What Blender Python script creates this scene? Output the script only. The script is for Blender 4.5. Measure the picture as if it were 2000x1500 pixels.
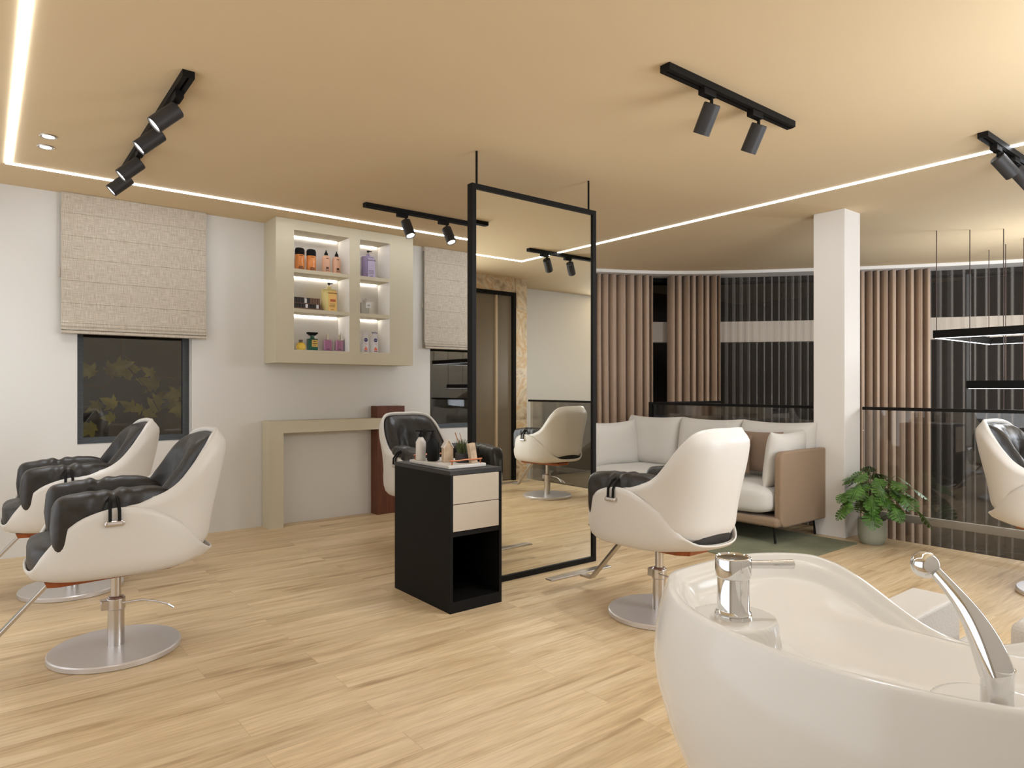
import bpy, bmesh, math, random
from mathutils import Vector, Matrix
from mathutils import noise as mn
random.seed(7)
for o in list(bpy.data.objects): bpy.data.objects.remove(o)
SC = bpy.context.scene
COL = SC.collection
PI = math.pi

# ---------------------------------------------------------------- camera, world, exposure
EYE = 1.2
CEIL = 2.63
cam_d = bpy.data.cameras.new('camera')
cam = bpy.data.objects.new('camera', cam_d); COL.objects.link(cam)
cam.location = (0, 0, EYE)
cam.rotation_euler = (PI/2, 0, -math.atan2(0.6197, 0.7846))
cam_d.sensor_width = 36; cam_d.lens = 1310/2000*36
cam_d.shift_y = 7.5/2000
cam_d.clip_start = 0.02
SC.camera = cam
W = bpy.data.worlds.new('night'); SC.world = W; W.use_nodes = True
W.node_tree.nodes['Background'].inputs[0].default_value = (0.050, 0.042, 0.036, 1)
W.node_tree.nodes['Background'].inputs[1].default_value = 1.0
SC.cycles.transparent_max_bounces = 32
vs = SC.view_settings
vs.view_transform = 'Standard'; vs.look = 'None'; vs.gamma = 1; vs.use_curve_mapping = False
vs.exposure = 0.04
STRIP_E = 17.0       # led strips, W/m2/sr
SPOT_W = 18.0        # track spots
DOWN_W = 14.0
SHELF_E = 42.0
def fill_light(name, loc, rot, sx, sy, w):
    l = bpy.data.lights.new(name, 'AREA'); l.shape = 'RECTANGLE'; l.size = sx; l.size_y = sy; l.energy = w; l.color = (0.88, 0.97, 1.09)
    o = bpy.data.objects.new(name, l); COL.objects.link(o); o.location = loc; o.rotation_euler = rot
    return o
# large soft fill lights added out of view to lift the room: on the end wall the left chairs face, on the wall behind the camera, and in the void
fill_light('fill_light', (-1.58, 2.9, 1.25), (0, -PI/2, 0), 2.2, 5.2, 42)
fill_light('fill_light', (2.0, -0.20, 2.25), (PI/2+0.45, 0, 0), 4.4, 0.30, 15)
fill_light('fill_light', (3.65, -0.20, 1.40), (PI/2, 0, 0), 1.2, 1.9, 52)
fill_light('fill_light', (8.5, -0.78, 2.25), (PI/2+0.1, 0, 0), 1.7, 0.40, 110)

# ---------------------------------------------------------------- materials
def lin(c):
    return tuple(((v/255)/12.92 if v/255 <= 0.04045 else ((v/255+0.055)/1.055)**2.4) for v in c)
MATS = {}
def mat(name, rgb, rough=0.6, metal=0.0, spec=0.5, bump=None, mott=None, emit=None, sheen=0, coat=0, srgb=True):
    """bump=(scale, strength, (sx,sy,sz)); mott=(scale, amount, (sx,sy,sz)) varies the base colour"""
    if name in MATS: return MATS[name]
    m = bpy.data.materials.new(name); m.use_nodes = True
    nt = m.node_tree; b = nt.nodes['Principled BSDF']
    c = lin(rgb) if srgb else rgb
    b.inputs['Base Color'].default_value = (*c, 1)
    b.inputs['Roughness'].default_value = rough
    b.inputs['Metallic'].default_value = metal
    b.inputs['Specular IOR Level'].default_value = spec
    if sheen: b.inputs['Sheen Weight'].default_value = sheen
    if coat: b.inputs['Coat Weight'].default_value = coat; b.inputs['Coat Roughness'].default_value = 0.06
    if emit:
        b.inputs['Emission Color'].default_value = (*emit[0], 1); b.inputs['Emission Strength'].default_value = emit[1]
    def coords(s):
        tc = nt.nodes.new('ShaderNodeTexCoord'); mp = nt.nodes.new('ShaderNodeMapping')
        mp.inputs['Scale'].default_value = s; nt.links.new(tc.outputs['Object'], mp.inputs['Vector']); return mp
    if mott:
        mp = coords(mott[2]); n = nt.nodes.new('ShaderNodeTexNoise'); n.inputs['Scale'].default_value = mott[0]
        n.inputs['Detail'].default_value = 4; nt.links.new(mp.outputs[0], n.inputs['Vector'])
        r = nt.nodes.new('ShaderNodeValToRGB')
        r.color_ramp.elements[0].position = 0.3; r.color_ramp.elements[1].position = 0.7
        a = mott[1]
        r.color_ramp.elements[0].color = (*[x*(1-a) for x in c], 1)
        r.color_ramp.elements[1].color = (*[min(1, x*(1+a)) for x in c], 1)
        nt.links.new(n.outputs['Fac'], r.inputs[0]); nt.links.new(r.outputs[0], b.inputs['Base Color'])
    if bump:
        mp = coords(bump[2]); n = nt.nodes.new('ShaderNodeTexNoise'); n.inputs['Scale'].default_value = bump[0]
        n.inputs['Detail'].default_value = 3; nt.links.new(mp.outputs[0], n.inputs['Vector'])
        bp = nt.nodes.new('ShaderNodeBump'); bp.inputs['Strength'].default_value = bump[1]; bp.inputs['Distance'].default_value = 0.01
        nt.links.new(n.outputs['Fac'], bp.inputs['Height']); nt.links.new(bp.outputs[0], b.inputs['Normal'])
    MATS[name] = m
    return m

M_ceil = mat('ceiling_paint', (222, 198, 160), 0.85, spec=0.25)
M_wall = mat('wall_paint', (222, 218, 211), 0.8, spec=0.3)
M_white = mat('white_paint', (224, 218, 210), 0.7, spec=0.3)
M_cab = mat('sage_cabinet', (202, 192, 167), 0.55, spec=0.35)
M_cabin = mat('cabinet_interior', (228, 224, 218), 0.5, spec=0.3)
M_wood = mat('walnut', (98, 52, 28), 0.45, spec=0.4, mott=(6, 0.3, (14, 14, 0.6)))
M_seatwood = mat('seat_wood', (150, 78, 36), 0.4, mott=(5, 0.25, (2, 20, 2)))
M_black = mat('black_metal', (20, 17, 14), 0.6, spec=0.15)
M_head = mat('spot_housing', (52, 49, 48), 0.5, spec=0.35)
M_cart = mat('black_cabinet', (14, 12, 10), 0.6, spec=0.18)
M_cartfront = mat('greige_front', (188, 174, 155), 0.6, spec=0.3)
M_shell = mat('white_shell', (212, 205, 195), 0.38, spec=0.4)
M_leather = mat('black_leather', (40, 35, 30), 0.42, spec=0.5, bump=(8, 0.9, (1, 1.6, 1)))
def creased(m, scale, strength):
    nt = m.node_tree; N = nt.nodes; L = nt.links; b = N['Principled BSDF']
    tc = N.new('ShaderNodeTexCoord'); n = N.new('ShaderNodeTexNoise'); n.noise_type = 'RIDGED_MULTIFRACTAL'
    n.inputs['Scale'].default_value = scale; n.inputs['Detail'].default_value = 2.5; n.inputs['Distortion'].default_value = 0.8
    L.new(tc.outputs['Object'], n.inputs['Vector'])
    bp = N.new('ShaderNodeBump'); bp.inputs['Strength'].default_value = strength; bp.inputs['Distance'].default_value = 0.02
    L.new(n.outputs['Fac'], bp.inputs['Height'])
    old = b.inputs['Normal'].links[0].from_socket; L.new(old, bp.inputs['Normal']); L.new(bp.outputs[0], b.inputs['Normal'])
creased(M_leather, 5.0, 0.55)
M_leather2 = mat('black_leather_dark', (38, 33, 29), 0.45, spec=0.5, bump=(12, 0.5, (1, 1, 1)))
M_chrome = mat('chrome', (222, 222, 222), 0.06, 1.0)
M_steel = mat('brushed_steel', (205, 200, 195), 0.28, 1.0)
M_plate = mat('satin_plate', (214, 209, 206), 0.33, 0.6)
M_porc = mat('porcelain', (228, 224, 217), 0.16, spec=0.5)
M_mirror = mat('mirror_glass', (226, 224, 214), 0.005, 1.0)
M_sofal = mat('sofa_light_fabric', (206, 200, 190), 0.9, spec=0.2, sheen=0.2, bump=(260, 0.25, (1, 1, 1)))
M_sofab = mat('sofa_taupe_fabric', (146, 122, 98), 0.85, spec=0.2, sheen=0.1, bump=(260, 0.25, (1, 1, 1)))
M_pilb = mat('taupe_pillow', (134, 112, 94), 0.85, spec=0.2, sheen=0.1, bump=(220, 0.25, (1, 1, 1)))
M_rug = mat('rug_pile', (128, 128, 104), 0.95, spec=0.1, mott=(2.2, 0.28, (1, 1, 1)), bump=(120, 0.5, (1, 1, 1)))
M_drape = mat('drape_fabric', (176, 151, 129), 0.8, spec=0.2, sheen=0.15)
M_leaf = mat('monstera_leaf', (72, 110, 40), 0.4, spec=0.4, mott=(14, 0.55, (1, 1, 1)))
M_stem = mat('plant_stem', (70, 84, 40), 0.6)
M_pot = mat('pot_glaze', (158, 160, 144), 0.6)
M_soil = mat('soil', (34, 28, 22), 0.95)
M_copper = mat('copper', (196, 130, 96), 0.3, 1.0)
M_tray = mat('marble_tray', (206, 198, 188), 0.4, mott=(10, 0.06, (1, 1, 1)))
M_bleached = mat('bleached_wood', (198, 172, 142), 0.7, mott=(16, 0.3, (1, 3, 1)))
M_frame = mat('window_frame_grey', (66, 70, 72), 0.5, mott=(20, 0.25, (1, 1, 8)))
M_uph = mat('white_vinyl', (216, 210, 202), 0.55, bump=(180, 0.2, (1, 1, 1)))
M_beam = mat('lintel_paint', (218, 208, 196), 0.7)
M_stone2 = mat('lower_tiles', (60, 50, 40), 0.4)
M_autumn = mat('autumn_leaf', (222, 196, 60), 0.6, mott=(5, 0.5, (1, 1, 1)))
M_bark = mat('bark', (120, 82, 45), 0.8)
M_outwall = mat('outside_render', (96, 86, 78), 0.9, mott=(1.5, 0.2, (1, 1, 1)))
M_led = mat('led_strip', (255, 255, 255), 0.5, emit=((0.90, 0.975, 1.07), STRIP_E))
M_led2 = mat('shelf_led', (255, 255, 255), 0.5, emit=((1.0, 0.95, 0.90), SHELF_E))
M_lens = mat('lamp_lens', (255, 255, 255), 0.5, emit=((1.0, 0.96, 0.92), 9.0))
M_grey = mat('stair_grey', (128, 120, 110), 0.8)
M_clamp = mat('clamp_profile', (196, 188, 178), 0.5, 0.1)

def mat_floor():
    m = bpy.data.materials.new('oak_planks'); m.use_nodes = True; nt = m.node_tree; N = nt.nodes; L = nt.links
    b = N['Principled BSDF']; b.inputs['Roughness'].default_value = 0.42; b.inputs['Specular IOR Level'].default_value = 0.35
    tc = N.new('ShaderNodeTexCoord')
    br = N.new('ShaderNodeTexBrick'); br.offset = 0.37; br.offset_frequency = 2
    br.inputs['Scale'].default_value = 1; br.inputs['Brick Width'].default_value = 1.15; br.inputs['Row Height'].default_value = 0.148
    br.inputs['Mortar Size'].default_value = 0.0011; br.inputs['Mortar Smooth'].default_value = 0.4
    br.inputs['Color1'].default_value = (0, 0, 0, 1); br.inputs['Color2'].default_value = (1, 1, 1, 1); br.inputs['Mortar'].default_value = (0.5, 0.5, 0.5, 1)
    L.new(tc.outputs['Object'], br.inputs['Vector'])
    # grain, offset per plank
    mp = N.new('ShaderNodeMapping'); mp.inputs['Scale'].default_value = (1.1, 13, 1); L.new(tc.outputs['Object'], mp.inputs['Vector'])
    add = N.new('ShaderNodeVectorMath'); add.operation = 'MULTIPLY_ADD'
    L.new(br.outputs['Color'], add.inputs[0]); add.inputs[1].default_value = (17, 9, 5); L.new(mp.outputs[0], add.inputs[2])
    n1 = N.new('ShaderNodeTexNoise'); n1.inputs['Scale'].default_value = 1.15; n1.inputs['Detail'].default_value = 6; n1.inputs['Roughness'].default_value = 0.55
    n1.inputs['Distortion'].default_value = 0.6
    L.new(add.outputs[0], n1.inputs['Vector'])
    n2 = N.new('ShaderNodeTexNoise'); n2.inputs['Scale'].default_value = 6; n2.inputs['Detail'].default_value = 4
    L.new(add.outputs[0], n2.inputs['Vector'])
    r = N.new('ShaderNodeValToRGB'); e = r.color_ramp.elements
    e[0].position = 0.27; e[0].color = (*lin((168, 138, 101)), 1)
    e[1].position = 0.66; e[1].color = (*lin((218, 194, 157)), 1)
    x = r.color_ramp.elements.new(0.44); x.color = (*lin((206, 179, 139)), 1)
    L.new(n1.outputs['Fac'], r.inputs[0])
    mx = N.new('ShaderNodeMix'); mx.data_type = 'RGBA'; mx.blend_type = 'MULTIPLY'; mx.inputs[0].default_value = 1
    r2 = N.new('ShaderNodeValToRGB'); r2.color_ramp.elements[0].color = (0.86, 0.84, 0.82, 1); r2.color_ramp.elements[1].color = (1.04, 1.04, 1.03, 1)
    r2.color_ramp.elements[0].position = 0.3; r2.color_ramp.elements[1].position = 0.62
    L.new(n2.outputs['Fac'], r2.inputs[0])
    L.new(r.outputs[0], mx.inputs[6]); L.new(r2.outputs[0], mx.inputs[7])
    # plank tone
    mx2 = N.new('ShaderNodeMix'); mx2.data_type = 'RGBA'; mx2.blend_type = 'MULTIPLY'; mx2.inputs[0].default_value = 1
    r3 = N.new('ShaderNodeValToRGB'); r3.color_ramp.elements[0].color = (0.90, 0.89, 0.87, 1); r3.color_ramp.elements[1].color = (1.05, 1.05, 1.05, 1)
    L.new(br.outputs['Color'], r3.inputs[0]); L.new(mx.outputs[2], mx2.inputs[6]); L.new(r3.outputs[0], mx2.inputs[7])
    mx3 = N.new('ShaderNodeMix'); mx3.data_type = 'RGBA'; mx3.blend_type = 'MIX'
    ml = N.new('ShaderNodeMath'); ml.operation = 'MULTIPLY'; ml.inputs[1].default_value = 0.35; L.new(br.outputs['Fac'], ml.inputs[0])
    L.new(ml.outputs[0], mx3.inputs[0]); L.new(mx2.outputs[2], mx3.inputs[6]); mx3.inputs[7].default_value = (*lin((120, 90, 58)), 1)
    L.new(mx3.outputs[2], b.inputs['Base Color'])
    return m
M_floor = mat_floor()

def mat_linen():
    m = bpy.data.materials.new('linen_blind'); m.use_nodes = True; nt = m.node_tree; N = nt.nodes; L = nt.links
    b = N['Principled BSDF']; b.inputs['Roughness'].default_value = 0.9; b.inputs['Specular IOR Level'].default_value = 0.15
    tc = N.new('ShaderNodeTexCoord'); outs = []
    for s in ((230, 1, 14), (14, 1, 260)):
        mp = N.new('ShaderNodeMapping'); mp.inputs['Scale'].default_value = s; L.new(tc.outputs['Object'], mp.inputs['Vector'])
        n = N.new('ShaderNodeTexNoise'); n.inputs['Scale'].default_value = 1; n.inputs['Detail'].default_value = 3; L.new(mp.outputs[0], n.inputs['Vector']); outs.append(n)
    ad = N.new('ShaderNodeMath'); ad.operation = 'ADD'; L.new(outs[0].outputs['Fac'], ad.inputs[0]); L.new(outs[1].outputs['Fac'], ad.inputs[1])
    hf = N.new('ShaderNodeMath'); hf.operation = 'MULTIPLY'; hf.inputs[1].default_value = 0.5; L.new(ad.outputs[0], hf.inputs[0])
    r = N.new('ShaderNodeValToRGB'); r.color_ramp.elements[0].position = 0.36; r.color_ramp.elements[0].color = (*lin((172, 158, 140)), 1)
    r.color_ramp.elements[1].position = 0.62; r.color_ramp.elements[1].color = (*lin((212, 202, 186)), 1)
    L.new(hf.outputs[0], r.inputs[0]); L.new(r.outputs[0], b.inputs['Base Color']); return m
M_linen = mat_linen()

def mat_glass(name, tint=(1, 1, 1), gain=1.0, base=0.0, rough=0.0):
    m = bpy.data.materials.new(name); m.use_nodes = True; nt = m.node_tree; N = nt.nodes; L = nt.links
    N.remove(N['Principled BSDF']); out = N['Material Output']
    t = N.new('ShaderNodeBsdfTransparent'); t.inputs[0].default_value = (*tint, 1)
    g = N.new('ShaderNodeBsdfGlossy'); g.inputs['Roughness'].default_value = rough; g.inputs[0].default_value = (1, 1, 1, 1)
    f = N.new('ShaderNodeFresnel'); f.inputs[0].default_value = 1.5
    ma = N.new('ShaderNodeMath'); ma.operation = 'MULTIPLY_ADD'; ma.use_clamp = True; ma.inputs[1].default_value = gain; ma.inputs[2].default_value = base
    L.new(f.outputs[0], ma.inputs[0])
    mx = N.new('ShaderNodeMixShader'); L.new(ma.outputs[0], mx.inputs[0]); L.new(t.outputs[0], mx.inputs[1]); L.new(g.outputs[0], mx.inputs[2])
    L.new(mx.outputs[0], out.inputs[0]); return m
M_glass = mat_glass('clear_glass', (0.90, 0.90, 0.89), 0.8, 0.02)
M_pane = mat_glass('outer_pane', (0.7, 0.7, 0.7), 0.0, 0.0, 0.0)
M_winglass = mat_glass('window_glass', (0.84, 0.84, 0.82), 1.0, 0.02)
M_bottleglass = mat_glass('bottle_glass', (0.92, 0.92, 0.93), 1.2, 0.03)

def mat_sheer():
    m = bpy.data.materials.new('sheer_voile'); m.use_nodes = True; nt = m.node_tree; N = nt.nodes; L = nt.links
    N.remove(N['Principled BSDF']); out = N['Material Output']
    t = N.new('ShaderNodeBsdfTransparent'); t.inputs[0].default_value = (0.95, 0.93, 0.9, 1)
    d = N.new('ShaderNodeBsdfDiffuse'); d.inputs[0].default_value = (*lin((160, 150, 140)), 1)
    lw = N.new('ShaderNodeLayerWeight'); lw.inputs[0].default_value = 0.35
    ma = N.new('ShaderNodeMath'); ma.operation = 'MULTIPLY_ADD'; ma.use_clamp = True; ma.inputs[1].default_value = 0.62; ma.inputs[2].default_value = 0.09
    L.new(lw.outputs['Facing'], ma.inputs[0])
    mx = N.new('ShaderNodeMixShader'); L.new(ma.outputs[0], mx.inputs[0]); L.new(t.outputs[0], mx.inputs[1]); L.new(d.outputs[0], mx.inputs[2])
    L.new(mx.outputs[0], out.inputs[0]); return m
M_sheer = mat_sheer()

def mat_marble():
    m = bpy.data.materials.new('veined_stone'); m.use_nodes = True; nt = m.node_tree; N = nt.nodes; L = nt.links
    b = N['Principled BSDF']; b.inputs['Roughness'].default_value = 0.35
    tc = N.new('ShaderNodeTexCoord'); n = N.new('ShaderNodeTexNoise'); n.inputs['Scale'].default_value = 3.2; n.inputs['Detail'].default_value = 8; n.inputs['Distortion'].default_value = 1.6
    L.new(tc.outputs['Object'], n.inputs['Vector']); r = N.new('ShaderNodeValToRGB'); e = r.color_ramp.elements
    e[0].position = 0.3; e[0].color = (*lin((150, 124, 92)), 1); e[1].position = 0.72; e[1].color = (*lin((224, 210, 190)), 1)
    x = e.new(0.5); x.color = (*lin((210, 190, 162)), 1); x = e.new(0.58); x.color = (*lin((196, 160, 112)), 1)
    L.new(n.outputs['Fac'], r.inputs[0]); L.new(r.outputs[0], b.inputs['Base Color']); return m
M_marble = mat_marble()

# ---------------------------------------------------------------- object helpers
def setp(o, label=None, cat=None, group=None, kind=None):
    if label: o['label'] = label
    if cat: o['category'] = cat
    if group: o['group'] = group
    if kind: o['kind'] = kind
    return o
def thing(name, label, cat, loc=(0, 0, 0), rz=0.0, group=None):
    o = bpy.data.objects.new(name, None); COL.objects.link(o); o.empty_display_size = 0.05
    o.location = loc; o.rotation_euler = (0, 0, rz); setp(o, label, cat, group); return o
def mesh(name, verts, faces, m, parent=None, smooth=True, solid=0, soff=-1, sub=0):
    me = bpy.data.meshes.new(name); me.from_pydata([tuple(v) for v in verts], [], faces); me.validate()
    bm = bmesh.new(); bm.from_mesh(me); bmesh.ops.recalc_face_normals(bm, faces=bm.faces); bm.to_mesh(me); bm.free()
    return fin(name, me, m, parent, smooth, solid, soff, sub)
def fin(name, me, m, parent, smooth=True, solid=0, soff=-1, sub=0):
    if m: me.materials.append(m)
    if smooth: me.polygons.foreach_set('use_smooth', [True]*len(me.polygons))
    o = bpy.data.objects.new(name, me); COL.objects.link(o)
    if parent: o.parent = parent
    if solid:
        s = o.modifiers.new('s', 'SOLIDIFY'); s.thickness = solid; s.offset = soff
    if sub:
        s = o.modifiers.new('sub', 'SUBSURF'); s.levels = sub; s.render_levels = sub
    return o
class MB:
    """collects boxes / tubes / lathes into one mesh"""
    def __init__(s): s.v = []; s.f = []
    def add(s, vs, fs):
        k = len(s.v); s.v += [tuple(v) for v in vs]; s.f += [tuple(i+k for i in f) for f in fs]; return s
    def box(s, x0, x1, y0, y1, z0, z1, M=None):
        vs = [Vector((x, y, z)) for z in (z0, z1) for y in (y0, y1) for x in (x0, x1)]
        if M: vs = [M @ v for v in vs]
        return s.add(vs, [(0, 2, 3, 1), (4, 5, 7, 6), (0, 1, 5, 4), (2, 6, 7, 3), (0, 4, 6, 2), (1, 3, 7, 5)])
    def lathe(s, prof, c=(0, 0, 0), n=40, M=None, sx=1, sy=1):
        vs = []; fs = []
        for r, z in prof:
            for i in range(n):
                a = 2*PI*i/n; vs.append(Vector((r*math.cos(a)*sx, r*math.sin(a)*sy, z)))
        for j in range(len(prof)-1):
            for i in range(n):
                fs.append((j*n+i, j*n+(i+1) % n, (j+1)*n+(i+1) % n, (j+1)*n+i))
        fs.append(tuple(range(n))[::-1]); fs.append(tuple((len(prof)-1)*n+i for i in range(n)))
        vs = [(M @ v if M else v)+Vector(c) for v in vs]
        return s.add(vs, fs)
    def tube(s, pts, r, n=10, cap=True):
        pts = [Vector(p) for p in pts]; R = r if isinstance(r, (list, tuple)) else [r]*len(pts)
        vs = []; fs = []; up = None
        for i, p in enumerate(pts):
            t = (pts[min(i+1, len(pts)-1)]-pts[max(i-1, 0)]).normalized()
            if up is None:
                up = Vector((0, 0, 1)) if abs(t.z) < 0.9 else Vector((1, 0, 0))
            a = t.cross(up).normalized(); b = a.cross(t).normalized(); up = b
            for k in range(n):
                q = 2*PI*k/n; vs.append(p+(a*math.cos(q)+b*math.sin(q))*R[i])
        for i in range(len(pts)-1):
            for k in range(n): fs.append((i*n+k, i*n+(k+1) % n, (i+1)*n+(k+1) % n, (i+1)*n+k))
        if cap: fs.append(tuple(range(n))[::-1]); fs.append(tuple((len(pts)-1)*n+k for k in range(n)))
        return s.add(vs, fs)
    def build(s, name, m, parent=None, smooth=False, bevel=0, seg=2):
        me = bpy.data.meshes.new(name); me.from_pydata(s.v, [], s.f)
        bm = bmesh.new(); bm.from_mesh(me); bmesh.ops.recalc_face_normals(bm, faces=bm.faces)
        bm.to_mesh(me); bm.free()
        o = fin(name, me, m, parent, False)
        if smooth:
            for p in me.polygons: p.use_smooth = True
            me.set_sharp_from_angle(angle=math.radians(38))
        if bevel:
            b = o.modifiers.new('b', 'BEVEL'); b.width = bevel; b.segments = seg; b.limit_method = 'ANGLE'
        return o
def grid(nu, nv, fn, cu=False, cv=False, cap=False):
    vs = []; fs = []
    for j in range(nv):
        for i in range(nu): vs.append(Vector(fn(i/(nu if cu else nu-1), j/(nv if cv else nv-1))))
    for j in range(nv if cv else nv-1):
        for i in range(nu if cu else nu-1):
            fs.append((j*nu+i, j*nu+(i+1) % nu, ((j+1) % nv)*nu+(i+1) % nu, ((j+1) % nv)*nu+i))
    if cap: fs.append(tuple(range(nu))[::-1]); fs.append(tuple((nv-1)*nu+i for i in range(nu)))
    return vs, fs
def sp(x, e): return math.copysign(abs(x)**e, x)
def interp(x, tab):
    if x <= tab[0][0]: return tab[0][1]
    for (a, p), (b, q) in zip(tab, tab[1:]):
        if x <= b:
            t = (x-a)/(b-a); return p+(q-p)*t
    return tab[-1][1]
def smooth_interp(x, tab):
    n = len(tab)
    if x <= tab[0][0]: return tab[0][1]
    if x >= tab[-1][0]: return tab[-1][1]
    for i in range(n-1):
        if x <= tab[i+1][0]: break
    def slope(k):
        if k == 0: return 0.0
        if k == n-1: return (tab[k][1]-tab[k-1][1])/(tab[k][0]-tab[k-1][0])
        return (tab[k+1][1]-tab[k-1][1])/(tab[k+1][0]-tab[k-1][0])
    h = tab[i+1][0]-tab[i][0]; t = (x-tab[i][0])/h
    return (2*t**3-3*t*t+1)*tab[i][1]+(t**3-2*t*t+t)*h*slope(i)+(-2*t**3+3*t*t)*tab[i+1][1]+(t**3-t*t)*h*slope(i+1)
def sstep(x):
    x = max(0, min(1, x)); return x*x*(3-2*x)
def aim(d):
    return Vector(d).normalized().to_track_quat('Z', 'Y').to_matrix().to_4x4()
def children(o): return [c for c in bpy.data.objects if c.parent == o]
def copy_tree(o, parent=None):
    c = o.copy(); COL.objects.link(c); c.parent = parent
    for ch in children(o): copy_tree(ch, c)
    return c
def blob(name, c, r, e, m, parent, nz=0.0, ns=4.0, nu=36, nv=24, M=None, seed=0):
    def fn(u, v):
        a = 2*PI*u; b = PI*(v-0.5)
        p = Vector((sp(math.cos(b), e[0])*sp(math.cos(a), e[1])*r[0], sp(math.cos(b), e[0])*sp(math.sin(a), e[1])*r[1], sp(math.sin(b), e[0])*r[2]))
        if nz: p += p.normalized()*nz*mn.noise(p*ns+Vector((seed, 0, 0)))
        if M: p = M @ p
        return p+Vector(c)
    vs, fs = grid(nu, nv, fn, cu=True)
    return mesh(name, vs, fs, m, parent)
def text(name, s, size, m, parent, loc, rot, depth=0.0006):
    cu = bpy.data.curves.new(name+'_c', 'FONT'); cu.body = s; cu.size = size; cu.extrude = depth; cu.align_x = 'CENTER'; cu.align_y = 'CENTER'
    t = bpy.data.objects.new(name+'_t', cu); COL.objects.link(t)
    dg = bpy.context.evaluated_depsgraph_get(); me = bpy.data.meshes.new_from_object(t.evaluated_get(dg))
    bpy.data.objects.remove(t); bpy.data.curves.remove(cu)
    o = fin(name, me, m, parent, False); o.location = loc; o.rotation_euler = rot; return o
def wall_holes(name, axis, c0, c1, a0, a1, z0, z1, holes, m):
    """box wall along an axis with rectangular holes [(a0,a1,z0,z1)]"""
    cuts = sorted(set([a0, a1]+[h[0] for h in holes]+[h[1] for h in holes])); b = MB()
    for p, q in zip(cuts, cuts[1:]):
        zs = [(z0, z1)]
        for h in holes:
            if h[0] <= p and h[1] >= q: zs = [(z0, h[2]), (h[3], z1)]
        for lo, hi in zs:
            if hi-lo > 1e-4:
                if axis == 'x': b.box(p, q, c0, c1, lo, hi)
                else: b.box(c0, c1, p, q, lo, hi)
    o = b.build(name, m); setp(o, kind='structure'); return o
def struct(name, b, m, **k):
    o = b.build(name, m, **k) if isinstance(b, MB) else b
    return setp(o, kind='structure')

# ---------------------------------------------------------------- the window wall curve
CP = [(5.66, 5.90), (5.78, 5.70), (6.20, 5.50), (6.58, 5.27), (7.05, 4.88), (7.45, 4.46), (7.80, 4.05), (8.13, 3.66), (8.52, 3.15), (8.84, 2.70), (9.08, 2.30), (9.35, 1.60), (9.48, 0.8), (9.5, 0.0), (9.5, -0.7)]
def crm(t):
    n = len(CP)-1; t = max(0, min(n-1e-6, t)); i = int(t); f = t-i
    P = [Vector(CP[max(0, min(n, i+k))]) for k in (-1, 0, 1, 2)]
    a = 0.5*((2*P[1])+(P[2]-P[0])*f+(2*P[0]-5*P[1]+4*P[2]-P[3])*f*f+(3*P[1]-P[0]-3*P[2]+P[3])*f**3)
    return a
NS = 2000
CURVE = [crm(i/NS*(len(CP)-1)) for i in range(NS+1)]
ARC = [0.0]
for a, b in zip(CURVE, CURVE[1:]): ARC.append(ARC[-1]+(b-a).length)
def cur(s, off=0.0):
    import bisect
    i = max(0, min(NS-1, bisect.bisect(ARC, s)-1)); f = (s-ARC[i])/max(1e-9, ARC[i+1]-ARC[i])
    p = CURVE[i].lerp(CURVE[i+1], f)
    lo = CURVE[max(0, i-25)]; hi = CURVE[min(NS, i+25)]; t = (hi-lo).normalized()
    nrm = Vector((-t.y, t.x))           # outward: away from the room
    if nrm.dot(p-Vector((3, 1))) < 0: nrm = -nrm
    return p+nrm*off, nrm
def sX(x):
    for i, p in enumerate(CURVE):
        if p.x >= x: return ARC[i]
    return ARC[-1]
def curve_band(name, s0, s1, o0, o1, z0, z1, m, step=0.08, parent=None):
    n = max(2, int((s1-s0)/step)); vs = []; fs = []
    for i in range(n+1):
        s = s0+(s1-s0)*i/n
        a, _ = cur(s, o0); b, _ = cur(s, o1)
        vs += [(a.x, a.y, z0), (b.x, b.y, z0), (b.x, b.y, z1), (a.x, a.y, z1)]
    for i in range(n):
        for k in range(4): fs.append((i*4+k, i*4+(k+1) % 4, i*4+4+(k+1) % 4, i*4+4+k))
    fs.append((0, 1, 2, 3)); fs.append((n*4, n*4+1, n*4+2, n*4+3))
    return mesh(name, vs, fs, m, parent, smooth=False)

# ================================================================ SETTING
WY = 5.90      # inner face of the long wall
EX = 5.66      # floor edge / balustrade line
BY = -0.25     # wall behind the camera
# floor: L-shaped slab
b = MB(); b.box(-1.6, EX, BY-0.1, WY, -0.25, 0); b.box(EX, 6.6, 4.80, WY, -0.25, 0)
struct('floor', b, M_floor)
b = MB(); b.box(-1.8, 10.2, -1.2, 6.6, CEIL, CEIL+0.2); struct('ceiling', b, M_ceil)
H1 = (0.553, 1.34, 0.775, 2.3); H2 = (3.593, 4.40, 0.775, 2.3)
wall_holes('wall_back', 'x', WY, WY+0.25, -1.8, 5.75, -0.2, CEIL, [H1, H2], M_wall)
b = MB(); b.box(-1.8, -1.6, BY-0.2, WY, -0.2, CEIL); struct('wall_left', b, M_wall)
# wall behind the camera ends in a stone pier; white wall of the void beyond
b = MB(); b.box(-1.6, 4.3, BY-0.2, BY, -0.2, CEIL); struct('wall_front', b, M_wall)
b = MB(); b.box(5.46, 5.64, BY-0.2, BY+0.02, -0.2, CEIL); b.box(4.3, 5.46, BY-0.2, BY, 2.44, CEIL)
struct('wall_pier', b, M_marble)
b = MB(); b.box(5.64, 10.0, -1.0, -0.85, -3, CEIL); struct('wall_right', b, M_white)
b = MB(); b.box(5.50, 5.64, -0.9, BY-0.2, -3, CEIL); struct('wall_side', b, M_white)
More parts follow.
